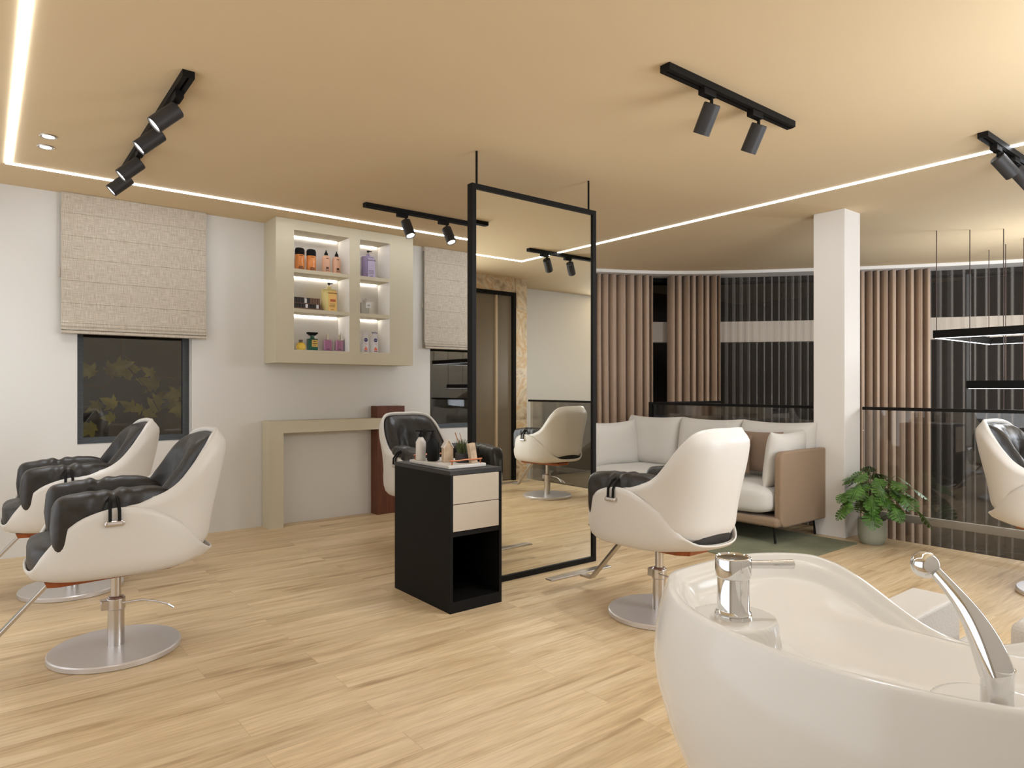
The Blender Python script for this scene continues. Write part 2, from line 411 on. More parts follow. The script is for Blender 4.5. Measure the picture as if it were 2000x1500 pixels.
# dark framed door in the wall behind the camera (seen in the mirror)
d = MB(); d.box(4.34, 5.42, BY-0.06, BY-0.03, 0.01, 2.40)
dr = d.build('door_1', mat('bronze_door', (112, 98, 80), 0.35, spec=0.5)); setp(dr, kind='structure')
f = MB(); f.box(4.30, 4.345, BY-0.1, BY+0.02, 0, 2.44); f.box(5.415, 5.46, BY-0.1, BY+0.02, 0, 2.44); f.box(4.345, 5.415, BY-0.1, BY+0.02, 2.395, 2.44)
f.build('door_frame', M_black, dr)
h = MB(); h.box(5.15, 5.17, BY-0.03, BY+0.0, 0.02, 2.39); h.build('door_strip', mat('pale_strip', (190, 168, 140), 0.5), dr)
# column
b = MB(); b.box(5.38, 5.645, 2.545, 2.80, 0, CEIL)
struct('wall_column', b, M_white, bevel=0.004)
# cornice along the curve and the outer wall
s_end = ARC[-1]
struct('trim_1', curve_band('trim_1', 0.05, s_end, -0.02, 0.30, 2.592, CEIL-0.001, M_white), None)
struct('wall_outer_beam', curve_band('wall_outer_beam', 0.0, s_end, 0.34, 0.62, 1.78, 2.04, M_beam), None)
struct('wall_outer_base', curve_band('wall_outer_base', 0.0, s_end, 0.34, 0.62, -3.0, -0.42, M_stone2), None)
struct('wall_outer_top', curve_band('wall_outer_top', 0.0, s_end, 0.36, 0.62, 2.55, CEIL, M_black), None)
struct('floor_lower', MB().box(5.3, 10.4, -1.2, 6.8, -3.2, -3.0), M_stone2)
# panel relief on the outer base
b = MB()
s = 0.4
while s < s_end-0.3:
    for z0 in (-0.66, -0.92, -1.18, -1.44):
        p, nrm = cur(s+0.11, 0.335); ang = math.atan2(nrm.y, nrm.x)
        M = Matrix.Translation((p.x, p.y, z0)) @ Matrix.Rotation(ang-PI/2, 4, 'Z')
        b.box(-0.095, 0.095, -0.012, 0.02, 0, 0.21, M)
    s += 0.25
struct('wall_outer_panels', b, M_stone2, bevel=0.006)
# window panes of the curved wall: upper row, lower row, slim mullions
def big_windows():
    s0 = 0.25; k = 3; seg = 1.45
    while s0+seg < s_end:
        for z0, z1 in ((2.04, 2.55), (-0.42, 1.78)):
            fr = curve_band('window_%d' % k, s0, s0+0.05, 0.40, 0.46, z0, z1, M_frame); setp(fr, kind='structure')
            mb = curve_band('pane', s0+0.05, s0+seg, 0.43, 0.436, z0, z1, M_pane, parent=fr)
            k += 1
        s0 += seg
big_windows()

# the two windows of the long wall
def window(n, H):
    x0, x1, z0, z1 = H; y = WY+0.10; t = 0.047
    b = MB(); b.box(x0, x0+t, y, y+0.06, z0, z1); b.box(x1-t, x1, y, y+0.06, z0, z1); b.box(x0+t, x1-t, y, y+0.06, z0, z0+t); b.box(x0+t, x1-t, y, y+0.06, z1-t, z1)
    w = struct('window_%d' % n, b, M_frame)
    p = MB().box(x0+t, x1-t, y+0.025, y+0.031, z0+t, z1-t).build('pane', M_winglass, w)
window(1, H1); window(2, H2)
# night outside window 1: rendered wall and an autumn branch
struct('floor_outside', MB().box(-2.5, 6.0, 6.16, 8.7, -0.3, -0.2), M_outwall)
struct('wall_outside_blocker', MB().box(12.0, 12.1, -4.0, 8.6, -3.2, 4), M_outwall)  # added beyond the panes to block world light behind the right sheer
struct('wall_outside', MB().box(-2.5, 12.1, 8.6, 8.7, -3.2, 4), M_outwall)
def autumn():
    t = thing('autumn_sapling', 'sapling with yellow green autumn leaves outside the left window in the dark', 'tree', (0.0, 6.9, 0))
    st = MB(); st.tube([(0.25, 0.1, -0.2), (0.27, 0.08, 0.9), (0.22, 0.06, 2.3)], [0.03, 0.025, 0.015], 8); st.tube([(0.26, 0.08, 1.0), (0.55, 0.04, 1.25), (0.85, 0, 1.2)], [0.012, 0.009, 0.006], 6); st.tube([(0.22, 0.06, 2.2), (0.9, 0.03, 2.0), (0.98, 0, 1.75), (0.98, 0, 1.45), (1.18, 0, 1.2), (1.30, 0, 0.95)], [0.012, 0.01, 0.008, 0.007, 0.006, 0.004], 6)
    st.tube([(1.0, 0, 1.5), (1.2, 0, 1.32), (1.4, 0, 1.3), (1.55, 0.02, 1.15)], [0.007, 0.006, 0.005, 0.003], 6)
    st.tube([(1.0, 0, 1.42), (0.85, 0, 1.2), (0.8, 0, 1.05)], [0.006, 0.005, 0.003], 6)
    st.build('twigs', M_bark, t, smooth=True)
    lv = MB(); rnd = random.Random(4)
    def leaf(c, s, ang, tilt):
        pts = []
        lobes = [(-2.0, 0.55), (-1.05, 0.95), (0.0, 1.45), (1.05, 0.95), (2.0, 0.55)]
        out = [(0, -0.25)]
        for a, r in lobes:
            out.append((math.sin(a-0.35)*r*0.62, math.cos(a-0.35)*r*0.62+0.1)); out.append((math.sin(a)*r, math.cos(a)*r+0.1)); out.append((math.sin(a+0.35)*r*0.62, math.cos(a+0.35)*r*0.62+0.1))
        M = Matrix.Translation(c) @ Matrix.Rotation(ang, 4, 'Y') @ Matrix.Rotation(tilt, 4, 'X')
        vs = [M @ Vector((0, 0.0, 0.1*s))]+[M @ Vector((x*s, 0.12*s*(abs(x)), z*s)) for x, z in out]
        n = len(out); lv.add(vs, [(0, i+1, (i+1) % n+1) for i in range(n)])
    for i in range(24):
        x = rnd.uniform(0.70, 1.62); z = 1.28-0.28*abs(x-1.05)+rnd.uniform(-0.36, 0.14)
        if x > 1.35: z -= 0.04
        leaf((x, rnd.uniform(-0.12, 0.12), z), rnd.uniform(0.07, 0.13), rnd.uniform(-2.2, -0.6) if rnd.random() < .5 else rnd.uniform(0.6, 2.2), rnd.uniform(-0.5, 0.5))
    lv.build('leaves', M_autumn, t)
autumn()

# ---------------------------------------------------------------- LED strips and lights
def area(name, loc, sx, sy, w, rot=(0, 0, 0), col=(1, 0.94, 0.86)):
    l = bpy.data.lights.new(name, 'AREA'); l.shape = 'RECTANGLE'; l.size = sx; l.size_y = sy; l.energy = w; l.color = col
    o = bpy.data.objects.new(name, l); COL.objects.link(o); o.location = loc; o.rotation_euler = rot; return o
LX0, LX1, LY0, LY1 = 0.13, 4.78, 0.72, 5.33
zb = CEIL-0.006
lw = 0.0145
def strip(x0, x1, y0, y1, label):
    o = MB().box(x0, x1, y0, y1, zb, CEIL-0.0005).build('led_strip', M_led)
    setp(o, label, 'light strip', 'recessed strips around the ceiling')
strip(LX0-lw, LX0+lw, LY0-lw, LY1+lw, 'wide looking white LED line running towards the camera at upper left of the ceiling')
strip(LX0+lw, LX1-lw, LY1-lw, LY1+lw, 'white LED line on the ceiling running along the window and cabinet wall')
strip(LX1-lw, LX1+lw, LY0-lw, LY1+lw, 'white LED line on the ceiling running from the hanging mirror to the upper right corner')
strip(LX0+lw, LX1-lw, LY0-lw, LY0+lw, 'white LED line on the ceiling near the camera side wall')

BASIN_FILL_W = 26.0
def spot_light(root, loc, d, w=SPOT_W, size=135):
    l = bpy.data.lights.new('spot_beam', 'SPOT'); l.energy = w; l.spot_size = math.radians(size); l.spot_blend = 0.9; l.shadow_soft_size = 0.05; l.color = (0.90, 0.975, 1.07)
    o = bpy.data.objects.new('spot_beam', l); COL.objects.link(o); o.parent = root; o.location = loc
    o.rotation_euler = Vector(d).normalized().to_track_quat('-Z', 'Y').to_euler()
    return o
def track(axis, c, a0, a1, heads, label, w=SPOT_W, size=135):
    """track rail fixed under the ceiling; spots hang from it"""
    L = a1-a0
    t = thing('track_light', label, 'track light', (c[0], c[1], CEIL), 0 if axis == 'x' else PI/2, 'black ceiling track lights')
    b = MB(); b.box(0, L, -0.026, -0.005, -0.032, 0); b.box(0, L, 0.005, 0.026, -0.032, 0); b.box(0, L, -0.005, 0.005, -0.012, 0)
    b.box(-0.006, 0, -0.026, 0.026, -0.032, 0); b.box(L, L+0.006, -0.014, 0.026, -0.032, 0)
    b.build('rail', M_black, t)
    for p, d in heads:
        if axis == 'y': d = (d[1], -d[0], d[2])
        d = Vector(d).normalized()
        ad = MB().box(p-0.062, p+0.032, -0.019, 0.019, -0.062, -0.025).build('adapter', M_black, t, bevel=0.004)
        st = MB().tube([(p+0.018, 0, -0.06), (p+0.018, 0, -0.095)], 0.008, 12).build('stem', M_black, t, smooth=True)
        top = Vector((p+0.018, 0, -0.098)); A = top-d*0.012
        M = Matrix.Translation(A) @ aim(d)
        LN = 0.142; R = 0.040
        hd = MB().lathe([(0.0, 0), (R-0.004, 0), (R, 0.004), (R, LN), (R-0.005, LN), (R-0.007, LN-0.012), (0, LN-0.012)], n=40, M=M).build('spot_head', M_head, t, smooth=True)
        MB().lathe([(0, LN-0.011), (R-0.009, LN-0.011), (R-0.009, LN-0.006), (0, LN-0.006)], n=32, M=M).build('lens', M_lens, hd, smooth=True)
        spot_light(t, A+d*(LN+0.012), d, w, size)
    return t
aL = (-0.72, 0.1, -0.69)
track('y', (0.73, 3.28), 3.28, 5.08, [(0.23, aL), (0.62, aL), (1.20, aL), (1.58, aL)], 'long black track with four spotlights above the two left chairs')
aB = (0.10, -0.42, -0.9)
track('x', (2.32, 4.77), 2.32, 3.45, [(0.34, aB), (0.73, aB)], 'black track with two lit spotlights beside the wall cabinet and hanging mirror')
aC = (0.05, 0.5, -0.87)
track('x', (2.37, 1.905), 2.37, 3.42, [(0.32, aC), (0.72, aC)], 'black track with two spotlights turned away at upper right of the ceiling', w=36, size=125)
aD = (0.55, -0.35, -0.62)
track('x', (4.39, 1.31), 4.39, 5.42, [(0.23, aD), (0.56, aD)], 'black track light cut by the right edge of the picture', w=60, size=125)
for y, lb in ((4.62, 'upper'), (4.83, 'lower')):
    t = thing('downlight', 'small round chrome recessed downlight at upper left of the ceiling, %s of two' % lb, 'downlight', (0.295, y, CEIL), 0, 'pair of recessed downlights')
    MB().lathe([(0.030, -0.001), (0.030, -0.006), (0.040, -0.008), (0.044, -0.003), (0.044, -0.0005), (0.030, -0.0005)], n=32).build('ring', M_steel, t, smooth=True)
    MB().lathe([(0, -0.001), (0.029, -0.001), (0.029, -0.004), (0, -0.004)], n=32).build('lens', M_lens, t, smooth=True)
    spot_light(t, (0, 0, -0.02), (0, 0, -1), DOWN_W, 120)

t = thing('downlight', 'small round recessed fill light added above the washbasin, outside the picture', 'downlight', (1.30, 0.80, CEIL))  # added lamp out of view, brightens the basin from above
MB().lathe([(0.030, -0.001), (0.030, -0.006), (0.040, -0.008), (0.044, -0.003), (0.044, -0.0005), (0.030, -0.0005)], n=32).build('ring', M_steel, t, smooth=True)
MB().lathe([(0, -0.001), (0.029, -0.001), (0.029, -0.004), (0, -0.004)], n=32).build('lens', M_lens, t, smooth=True)
spot_light(t, (0, 0, -0.02), (0, 0, -1), BASIN_FILL_W, 110)

# ---------------------------------------------------------------- wall cabinet, blinds, desk
def cabinet():
    X0, X1, Y0, Y1, Z0, Z1 = 1.918, 3.221, 5.60, WY-0.002, 1.412, CEIL-0.002
    t = thing('wall_cabinet', 'sage beige wall cabinet with two columns of lit open niches', 'cabinet', (X0, Y0, Z0))
    def L(*a): return (a[0]-X0, a[1]-X0, a[2]-Y0, a[3]-Y0, a[4]-Z0, a[5]-Z0)
    ya, yb = 2.070, 2.576; yc, yd = 2.675, 2.978
    zt = 2.54; zbm = 1.522
    b = MB()
    b.box(*L(X0, ya, Y0, Y1, Z0, Z1)); b.box(*L(yd, X1, Y0, Y1, Z0, Z1)); b.box(*L(yb, yc, Y0, Y1, Z0, Z1))
    for p, q in ((ya, yb), (yc, yd)):
        b.box(*L(p, q, Y0, Y1, Z0, zbm)); b.box(*L(p, q, Y0, Y1, zt, Z1))
    b.build('carcass', M_cab, t)
    bk = MB()
    for p, q in ((ya, yb), (yc, yd)):
        e = 0.003
        bk.box(*L(p, q, 5.84, Y1, zbm, zt)); bk.box(*L(p, p+e, Y0+0.004, 5.84, zbm, zt)); bk.box(*L(q-e, q, Y0+0.004, 5.84, zbm, zt)); bk.box(*L(p, q, Y0+0.004, 5.84, zbm-0.001, zbm+0.002))
    bk.build('niche_lining', M_cabin, t)
    for p, q in ((ya, yb), (yc, yd)):
        for z in (1.86, 2.197):
            MB().box(*L(p+0.003, q-0.003, Y0+0.006, 5.84, z-0.016, z+0.016)).build('shelf', M_cab, t)
        for z in (1.844, 2.181, zt):
            MB().box(*L(p+0.012, q-0.02, 5.834, 5.838, z-0.003, z-0.0008)).build('shelf_light', M_led2, t)
cabinet()

def blind(x0, x1, label, sidefold=False):
    t = thing('roman_blind', label, 'blind', (x0, WY-0.002, CEIL), 0, 'linen roman blinds')
    w = x1-x0; top = -0.002; bot = -1.0
    prof = [(-0.045, top)]
    z = top
    seams = [-0.15, -0.315, -0.48, -0.645, -0.81, -0.955]
    for sm in seams:
        prof += [(-0.046, sm+0.012), (-0.0475, sm+0.003), (-0.0435, sm), (-0.046, sm-0.004)]
    prof += [(-0.050, -0.965), (-0.060, -0.975), (-0.058, -0.981), (-0.048, -0.982), (-0.052, -0.984), (-0.067, -0.995), (-0.066, -1.003), (-0.05, -1.005), (-0.054, -1.008), (-0.070, -1.016), (-0.070, -1.028), (-0.05, -1.032), (-0.03, -1.03)]
    vs = []; fs = []
    for y, zz in prof: vs += [(0, y, zz), (w, y, zz)]
    for i in range(len(prof)-1): fs.append((2*i, 2*i+1, 2*i+3, 2*i+2))
    mesh('blind_fabric', vs, fs, M_linen, t, smooth=False, solid=0.004, soff=0)
    MB().box(0.002, w-0.002, -0.043, 0, top-0.045, top-0.001).build('head_rail', M_white, t)
    MB().tube([(-0.006, -0.03, -0.1), (-0.008, -0.03, -0.62)], 0.0012, 6).tube([(-0.008, -0.03, -0.56), (-0.008, -0.03, -0.62)], 0.005, 8).build('pull_cord', M_linen, t)
blind(0.449, 1.434, 'beige linen roman blind over the left window')
blind(3.496, 4.48, 'beige linen roman blind between the wall cabinet and the hanging mirror')

def desk():
    t = thing('console_desk', 'sage beige waterfall console desk standing against the wall below the cabinet', 'desk', (1.90, 5.72, 0))
    b = MB(); L = 1.267
    vs = [(0, 0), (0.125, 0), (0.125, 0.812), (L, 0.812), (L, 0.915), (0, 0.915)]
    for y in (0, 0.175): pass
    V = [(x, 0, z) for x, z in vs]+[(x, 0.172, z) for x, z in vs]; n = 6
    F = [(0, 1, 2, 5), (2, 3, 4, 5), (6, 11, 8, 7), (8, 11, 10, 9)]+[(i, (i+1) % n, (i+1) % n+n, i+n) for i in range(n)]
    b.add(V, F); b.build('desk_frame', M_cab, t)
    t = thing('wood_panel', 'dark walnut upright panel crossing behind the right end of the console desk', 'panel', (2.93, 5.76, 0))
    b = MB(); b.box(0, 0.29, 0.0, 0.135, 0, 0.811); b.box(0, 0.29, 0.0, 0.135, 0.917, 1.026); b.box(0.238, 0.29, 0.0, 0.135, 0.811, 0.917)
    b.box(0, 0.238, 0.1325, 0.135, 0.811, 0.917)
    b.build('upright', M_wood, t)
desk()

# ---------------------------------------------------------------- hanging mirror
def mirror():
    X0, X1, Y0, Y1 = 2.292, 3.338, 3.285, 3.335; ZT = 2.425
    t = thing('hanging_mirror', 'tall double sided mirror in a black frame hung on two thin rods', 'mirror', (X0, Y0, 0))
    w = X1-X0; d = Y1-Y0; k = 0.030
    b = MB(); b.box(0, k, 0, d, 0.002, ZT); b.box(w-k, w, 0, d, 0.002, ZT); b.box(k, w-k, 0, d, 0.002, k+0.004); b.box(k, w-k, 0, d, ZT-k, ZT)
    b.build('mirror_frame', M_black, t)
    MB().box(k, w-k, 0.012, d-0.012, k+0.004, ZT-k).build('glass', M_mirror, t)
    for x in (0.05, w-0.05):
        MB().tube([(x, d/2, ZT-0.002), (x, d/2, CEIL-0.001)], 0.007, 12).build('rod', M_black, t, smooth=True)
mirror()

# ---------------------------------------------------------------- trolley and its tray
def cart():
    X0, X1, Y0, Y1, H = 1.944, 2.303, 2.989, 3.597, 0.757
    X1 = 2.287
    t = thing('drawer_cart', 'black drawer cabinet with two greige drawers and an open lower niche', 'cabinet', (X0, Y0, 0))
    w = X1-X0; d = Y1-Y0; k = 0.017
    b = MB()
    b.box(0, k, 0, d, 0, H-0.022); b.box(w-k, w, 0, d, 0, H-0.022); b.box(k, w-k, d-0.012, d, 0, H-0.022)
    b.box(k, w-k, 0.0, d-0.012, 0, 0.06); b.box(k, w-k, 0.002, d-0.012, 0.405, 0.428)
    b.build('carcass', M_cart, t)
    MB().box(0, w, 0, d, H-0.022, H).build('top', mat('cart_top', (46, 43, 41), 0.5, spec=0.35), t)
    for z0, z1 in ((0.432, 0.575), (0.579, 0.731)):
        MB().box(k+0.002, w-k-0.002, 0.001, 0.022, z0, z1).build('drawer', M_cartfront, t, bevel=0.0015)
cart()
def cart_items():
    Z = 0.7575
    t = thing('serving_tray', 'pale marble tray with copper handles on the black cart', 'tray', (1.985, 3.065, Z))
    MB().box(0, 0.25, 0, 0.43, 0, 0.019).build('slab', M_tray, t, bevel=0.004)
    for y in (0.018, 0.412):
        hb = MB(); hb.tube([(0.02, y, 0.043), (0.07, y, 0.041), (0.125, y, 0.044), (0.18, y, 0.042), (0.232, y, 0.044)], 0.0045, 8)
        hb.tube([(0.032, y, 0.018), (0.032, y, 0.042)], 0.004, 8); hb.tube([(0.222, y, 0.018), (0.222, y, 0.042)], 0.004, 8)
        hb.build('handle', M_copper, t, smooth=True)
    Z += 0.0192
    def pump(loc, r, h, m, label, cap):
        t = thing('pump_bottle', label, 'bottle', loc, -0.6)
        MB().lathe([(0, 0), (r*0.85, 0), (r, 0.008), (r, h*0.78), (r*0.62, h*0.93), (r*0.42, h), (0, h)], n=36).build('bottle_body', m, t, smooth=True)
        p = MB().lathe([(0, h), (r*0.48, h), (r*0.44, h+0.018), (r*0.2, h+0.022), (r*0.2, h+0.034), (0, h+0.034)], n=24)
        p.box(-0.03, 0.012, -0.006, 0.006, h+0.032, h+0.040)
        p.build('pump', cap, t, smooth=True)
    pump((2.022, 3.425, Z), 0.029, 0.135, mat('white_ceramic', (214, 206, 196), 0.4), 'white pump bottle with black pump on the tray', M_black)
    pump((2.048, 3.335, Z), 0.033, 0.137, mat('matt_black', (12, 10, 9), 0.6, spec=0.2), 'matt black pump bottle beside the white one on the tray', M_black)
    t = thing('wooden_house', 'small whitewashed wooden house ornament on the tray', 'ornament', (2.088, 3.24, Z), -0.25)
    V = [(-0.028, 0), (0.028, 0), (0.028, 0.085), (0, 0.128), (-0.028, 0.085)]
    vs = [(x, -0.022, z) for x, z in V]+[(x, 0.022, z) for x, z in V]
    mesh('house_body', vs, [(0, 1, 2, 3, 4), (5, 9, 8, 7, 6)]+[(i, (i+1) % 5, (i+1) % 5+5, i+5) for i in range(5)], M_bleached, t, False)
    r = MB(); r.add([(0.032, -0.026, 0.083), (0.032, 0.026, 0.083), (0, 0.026, 0.134), (0, -0.026, 0.134), (0.028, -0.026, 0.080), (0.028, 0.026, 0.080), (0, 0.026, 0.127), (0, -0.026, 0.127)], [(0, 1, 2, 3), (4, 7, 6, 5), (0, 4, 5, 1), (0, 3, 7, 4), (1, 5, 6, 2)])
    r.add([(-0.032, -0.026, 0.083), (-0.032, 0.026, 0.083), (0, 0.026, 0.134), (0, -0.026, 0.134), (-0.028, -0.026, 0.080), (-0.028, 0.026, 0.080), (0, 0.026, 0.127), (0, -0.026, 0.127)], [(0, 3, 2, 1), (4, 5, 6, 7), (0, 1, 5, 4), (0, 4, 7, 3), (1, 2, 6, 5)])
    r.build('roof', mat('whitewash', (214, 204, 190), 0.7, mott=(25, 0.12, (1, 1, 1))), t)
    t = thing('potted_grass', 'dark square pot with green grass and two dry twigs on the tray', 'plant', (2.142, 3.168, Z), -0.3)
    MB().box(-0.033, 0.033, -0.033, 0.033, 0, 0.052).build('pot', mat('dark_pot', (40, 36, 34), 0.6), t, bevel=0.003)
    g = MB(); rd = random.Random(2)
    for i in range(90):
        x, y = rd.uniform(-.027, .027), rd.uniform(-.027, .027); a = rd.uniform(0, 6.28); l = rd.uniform(0.05, 0.085); q = rd.uniform(0.0, 0.025)
        g.tube([(x, y, 0.05), (x+math.cos(a)*q*.4, y+math.sin(a)*q*.4, 0.05+l*.6), (x+math.cos(a)*q, y+math.sin(a)*q, 0.05+l)], [0.0014, 0.0013, 0.0004], 4)
    g.build('grass', mat('grass_blades', (64, 72, 26), 0.6), t)
    w = MB(); w.tube([(0.0, 0, 0.05), (-0.015, 0.01, 0.10), (-0.034, 0.028, 0.168)], [0.0025, 0.0025, 0.003], 6); w.tube([(0.01, 0, 0.05), (0.002, 0.006, 0.11), (-0.012, 0.014, 0.165)], [0.0022, 0.002, 0.002], 6)
    w.build('twigs', mat('dry_twig', (150, 102, 50), 0.7), t, smooth=True)
    t = thing('whitewashed_block', 'leaning whitewashed wooden block at the front of the tray', 'ornament', (2.175, 3.105, Z), 0)
    M = Matrix.Rotation(-0.16, 4, 'Y')
    MB().box(-0.020, 0.020, -0.014, 0.014, 0.0033, 0.112, M).build('block', M_bleached, t)
    t = thing('clear_tumbler', 'small clear glass standing behind the black pump bottle', 'glass', (2.10, 3.39, Z), 0)
    MB().lathe([(0, 0), (0.026, 0), (0.028, 0.10), (0.0255, 0.10), (0.024, 0.006), (0, 0.006)], n=28).build('tumbler', M_bottleglass, t, smooth=True)
cart_items()

# ---------------------------------------------------------------- products in the cabinet
def products():
    Y = 5.715
    ink = mat('label_ink', (70, 40, 26), 0.6); inkb = mat('label_black', (30, 26, 24), 0.6)
    R0 = (PI/2, 0, 0)
    def bars(t, m, w, zs, yf, x0=0.0):
        for z, ww, hh in zs:
            ww = ww or 0.03; MB().box(x0-ww/2, x0+ww/2, yf-0.0012, yf+0.0005, z-hh/2, z+hh/2).build('label_print', m, t)
    F3, F2, F1 = 2.2135, 1.8765, 1.5245
    orange = mat('amber_liquid', (226, 138, 62), 0.25, coat=0.5)
    for i, (x, lab) in enumerate(((2.164, 'amber bottle with black cap at the left end of the top shelf'), (2.267, 'second amber bottle with black cap, beside the beige nozzle bottles'))):
        t = thing('cosmetic_bottle', lab, 'bottle', (x, Y, F3), 0, 'amber bottles on the top shelf')
        r = 0.041
        MB().lathe([(0, 0), (r-0.003, 0), (r, 0.004), (r, 0.142), (0, 0.142)], n=36, sy=0.8).build('bottle_body', orange, t, smooth=True)
        MB().lathe([(0, 0.142), (r+0.001, 0.142), (r+0.001, 0.182), (r-0.006, 0.198), (r-0.02, 0.203), (0, 0.204)], n=36, sy=0.8).build('cap', M_black, t, smooth=True)
        bars(t, ink, 0.04, [(0.036, 0.04, 0.006), (0.026, 0.05, 0.004), (0.018, 0.046, 0.004), (0.13, 0.03, 0.004)], -r*0.8-0.0005)
    beige = mat('beige_lotion', (220, 172, 142), 0.35, coat=0.3)
    for x, lab in ((2.404, 'beige lotion bottle with black nozzle, left one of the pair'), (2.502, 'beige lotion bottle with black nozzle next to the niche side')):
        t = thing('cosmetic_bottle', lab, 'bottle', (x, Y, F3), 0, 'beige nozzle bottles on the top shelf')
        r = 0.037
        MB().lathe([(0, 0), (r-0.004, 0), (r, 0.006), (r, 0.135), (r*0.86, 0.152), (r*0.5, 0.163), (0.013, 0.166), (0, 0.166)], n=36, sy=0.8).build('bottle_body', beige, t, smooth=True)
        MB().lathe([(0, 0.164), (0.017, 0.164), (0.016, 0.182), (0.006, 0.198), (0.004, 0.212), (0, 0.213)], n=24).build('nozzle', M_black, t, smooth=True)
        bars(t, ink, 0.03, [(0.05, 0.024, 0.018), (0.032, 0.034, 0.003), (0.025, 0.03, 0.003), (0.135, 0.022, 0.006)], -r*0.8-0.0006)
    def pump(x, z, w, h, m, lab, mlab, cap, word, zt):
        t = thing('pump_bottle', lab, 'bottle', (x, Y, z)); r = w/2
        MB().lathe([(0, 0), (r-0.004, 0), (r, 0.006), (r, h-0.014), (r-0.006, h-0.004), (r-0.02, h), (0, h)], n=40, sy=0.55).build('bottle_body', m, t, smooth=True)
        MB().lathe([(0, h-0.001), (0.021, h-0.001), (0.018, h+0.020), (0.008, h+0.025), (0, h+0.025)], n=24).build('collar', m, t, smooth=True)
        p = MB().tube([(0, 0, h+0.024), (0, 0, h+0.040)], 0.003, 8); p.lathe([(0, h+0.038), (0.012, h+0.040), (0.014, h+0.054), (0.006, h+0.056), (0, h+0.056)], n=20); p.box(0, 0.034, -0.005, 0.005, h+0.046, h+0.054)
        p.build('pump', M_black, t, smooth=True)
        lb = MB(); yy = -r*0.55
        lb.box(-r*0.30, r*0.80, yy-0.001, yy*0.55, 0.006, h-0.02); lb.build('label_panel', mlab, t)
        text('brand_text', word, 0.017, inkb, t, (r*0.22, yy-0.002, zt), R0)
        bars(t, inkb if word[0] == 'K' and m.name.startswith('lil') else ink, 0, [(h*0.34, 0.05, 0.003), (h*0.28, 0.055, 0.003), (h*0.22, 0.05, 0.003), (h*0.10, 0.03, 0.003)], yy-0.0015, r*0.2)
        return t
    ty = pump(2.431, F2, 0.140, 0.205, mat('pale_yellow', (224, 208, 140), 0.35), 'large pale yellow pump bottle with orange label on the middle shelf', mat('peach_label', (236, 190, 112), 0.5), None, 'KERASTASE', 0.165)
    MB().box(-0.005, 0.045, -0.0405, -0.038, 0.09, 0.112).build('label_emblem', mat('label_red', (190, 100, 62), 0.5), ty)
    pump(2.812, F3, 0.132, 0.205, mat('lilac_plastic', (142, 124, 158), 0.35), 'large lilac pump bottle on the top right shelf', mat('lilac_label', (184, 170, 196), 0.5), None, 'KERASTASE', 0.165)
    # make-up rack
    brown = mat('rack_brown', (110, 80, 62), 0.5); dk = mat('compact_dark', (48, 42, 40), 0.35); wl = mat('white_card', (226, 222, 220), 0.6)
    t = thing('makeup_rack', 'low brown two tier rack of make up boxes on the middle shelf', 'rack', (2.215, Y-0.03, F2))
    b = MB(); b.box(-0.13, 0.135, -0.04, 0.05, 0, 0.014); b.box(-0.128, 0.115, -0.02, 0.05, 0.052, 0.058); b.box(0.108, 0.122, -0.03, 0.05, 0.014, 0.052); b.build('rack_frame', brown, t)
    x = -0.118
    for i in range(9):
        MB().box(x, x+0.021, -0.024, 0.03, 0.0145, 0.049).build('compact', wl if i in (4, 8) else dk, t); x += 0.0245
    x = -0.118
    for i in range(10):
        MB().box(x, x+0.02, -0.01, 0.03, 0.0585, 0.106 if i < 4 or i > 4 else 0.098).build('compact', wl if i == 4 else (dk if i < 6 else brown), t); x += 0.0238
    # silver block perfume
    t = thing('perfume_bottle', 'clear rectangular perfume bottle with grey side and white tag', 'perfume', (2.775, Y, F2))
    MB().box(-0.04, 0.04, -0.02, 0.02, 0, 0.112).build('bottle_body', mat('smoked_silver', (170, 164, 152), 0.25, spec=0.6), t, bevel=0.003)
    MB().box(0.002, 0.055, -0.026, -0.0205, 0.06, 0.112).build('tag', wl, t)
    bars(t, inkb, 0, [(0.092, 0.02, 0.002), (0.084, 0.03, 0.004), (0.07, 0.016, 0.002)], -0.0268, 0.028)
    MB().box(-0.018, 0.018, -0.014, 0.014, 0.1125, 0.15).build('cap', M_bottleglass, t, bevel=0.004)
    # bottom shelf perfumes
    t = thing('perfume_bottle', 'round yellow perfume bottle with bronze cap on the bottom shelf', 'perfume', (2.175, Y, F1))
    R = 0.041
    MB().lathe([(0, 0), (0.024, 0), (0.034, 0.006), (0.041, 0.022), (0.0425, 0.036), (0.038, 0.054), (0.026, 0.067), (0.014, 0.072), (0, 0.072)], n=36, sy=0.6).build('bottle_body', mat('yellow_liquid', (236, 198, 70), 0.2, coat=0.5), t, smooth=True)
    MB().lathe([(0, 0.072), (0.015, 0.072), (0.017, 0.093), (0, 0.094)], n=24).build('cap', mat('bronze_cap', (112, 96, 88), 0.3, 0.7), t, smooth=True)
    t = thing('perfume_bottle', 'square dark green perfume bottle with gold label and flared black cap', 'perfume', (2.276, Y, F1))
    MB().box(-0.044, 0.044, -0.022, 0.022, 0, 0.106).build('bottle_body', mat('green_glass', (10, 84, 66), 0.12, coat=0.6), t, bevel=0.003)
    MB().lathe([(0, 0.106), (0.024, 0.106), (0.018, 0.118), (0.018, 0.136), (0, 0.136)], n=20).build('neck', MATS['green_glass'], t, smooth=True)
